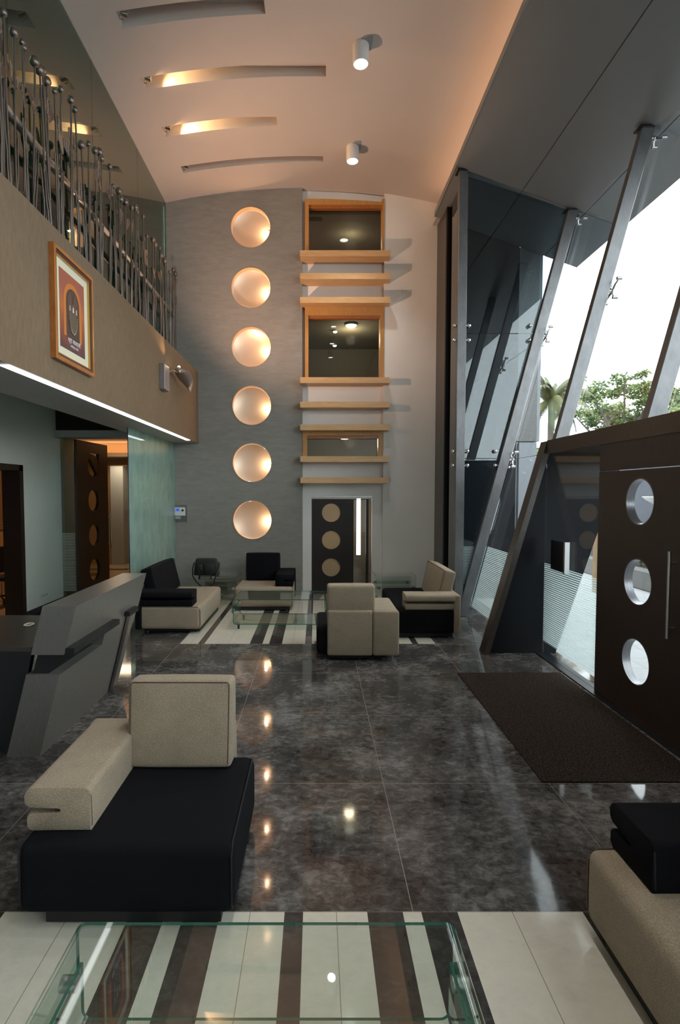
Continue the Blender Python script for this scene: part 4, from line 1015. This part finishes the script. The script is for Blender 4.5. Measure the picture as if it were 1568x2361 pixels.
# ================================================================== ORNAMENTAL RAILING
rail = thing('reed_railing', 'metal railing of bulrush-like stems with ball tips along the gallery edge', 'railing', (-2.8, 0, 4.56))
RX = -2.8
bm = B(); tube(bm, [(-.07, -.5, 1.10), (-.07, 10.9, 1.10)], .042, 12); obj('handrail', bm, steel, rail, smooth=40)
# stems: (distance along the gallery, height of the ball tip) in metres
rg = random.Random(11)
seen = [(4.9, 6.5), (5.03, 6.43), (5.2, 6.42), (5.34, 6.42), (5.38, 6.4), (5.49, 6.38), (5.62, 6.38), (5.67, 6.4), (5.75, 6.38), (5.93, 6.4), (6.13, 6.55), (6.27, 6.56), (6.45, 6.57), (6.66, 6.29), (6.85, 6.44), (6.98, 6.44), (7.12, 6.49), (7.16, 6.45), (7.36, 6.47), (7.65, 6.36), (7.78, 6.37), (7.93, 6.35), (8.04, 6.35), (8.22, 6.37), (8.5, 6.53), (8.66, 6.53), (8.81, 6.54), (8.92, 6.26), (9.15, 6.39), (9.32, 6.41), (9.49, 6.42), (9.72, 6.45), (9.91, 6.4), (10.07, 6.39), (10.24, 6.38), (10.39, 6.3), (10.7, 6.48), (10.87, 6.47), (11.07, 6.5)]
extra = [(4.3, 6.4), (3.95, 6.45), (3.6, 6.35), (3.2, 6.45), (2.9, 6.4)]
leafm = pm('pierced_leaf_metal', (.22, .18, .155), .45, .7)
wv = NT(leafm); g = wv.n('ShaderNodeTexWave'); g.inputs['Scale'].default_value = 30; g.inputs['Distortion'].default_value = 3; wv.l(wv.coord('Object'), g.inputs['Vector'])
wv.l(wv.ramp(g.outputs[1], [(.45, (.30, .25, .21)), (.6, (.10, .08, .07))]), wv.b.inputs['Base Color'])
def leafshape(c, L, w_, tilt, yaw):
    bm = B(); pts = []
    for k in range(14):
        a = 2 * math.pi * k / 14; pts.append((w_ * math.sin(a) * (1 - .25 * math.cos(a)), L / 2 - L / 2 * math.cos(a)))
    prism(bm, pts, 'y', -.002, .002)
    M = Matrix.Translation(c) @ Matrix.Rotation(yaw, 4, 'Z') @ Matrix.Rotation(tilt, 4, 'Y')
    for v in bm.verts: v.co = M @ v.co
    return bm
for i, (y, z) in enumerate(seen + extra):
    zt = z - 4.56; xo = rg.uniform(-.03, .03); sw = rg.uniform(-.05, .05); zb = zt * rg.uniform(.45, .72)
    bm = B(); pts = []
    for k in range(9):
        s = k / 8; pts.append((xo + .012 * math.sin(3 * s + i), y - sw * (1 - s) + .02 * math.sin(4 * s + i * 2), .0 + zt * s))
    tube(bm, pts, .010, 7)
    for q in (1, 2):
        off = .022 * q * (1 if q % 2 else -1) if q == 1 else -.022
        tube(bm, [(p[0] + rg.uniform(-.004, .004), p[1] + off, p[2] * zb / zt) for p in pts], .009, 6)
    st = obj('stem', bm, pewter, rail, smooth=60)
    bm = B(); r = rg.choice((.028, .034, .040, .046)); sphere(bm, (pts[-1][0], pts[-1][1], zt), r, 14, sz=1.15); obj('ball_tip', bm, pewter, st, smooth=60)
    if i % 5 < 4:
        for q in range(rg.choice((1, 2, 2))):
            zz = zt * rg.uniform(.62, .86); Lf = rg.uniform(.16, .24)
            obj('leaf', leafshape((pts[-1][0], y + rg.uniform(-.01, .01), zz), Lf, rg.uniform(.035, .055), rg.uniform(.2, .6) * rg.choice((-1, 1)), R(90) + rg.uniform(-.5, .5)), leafm, st)
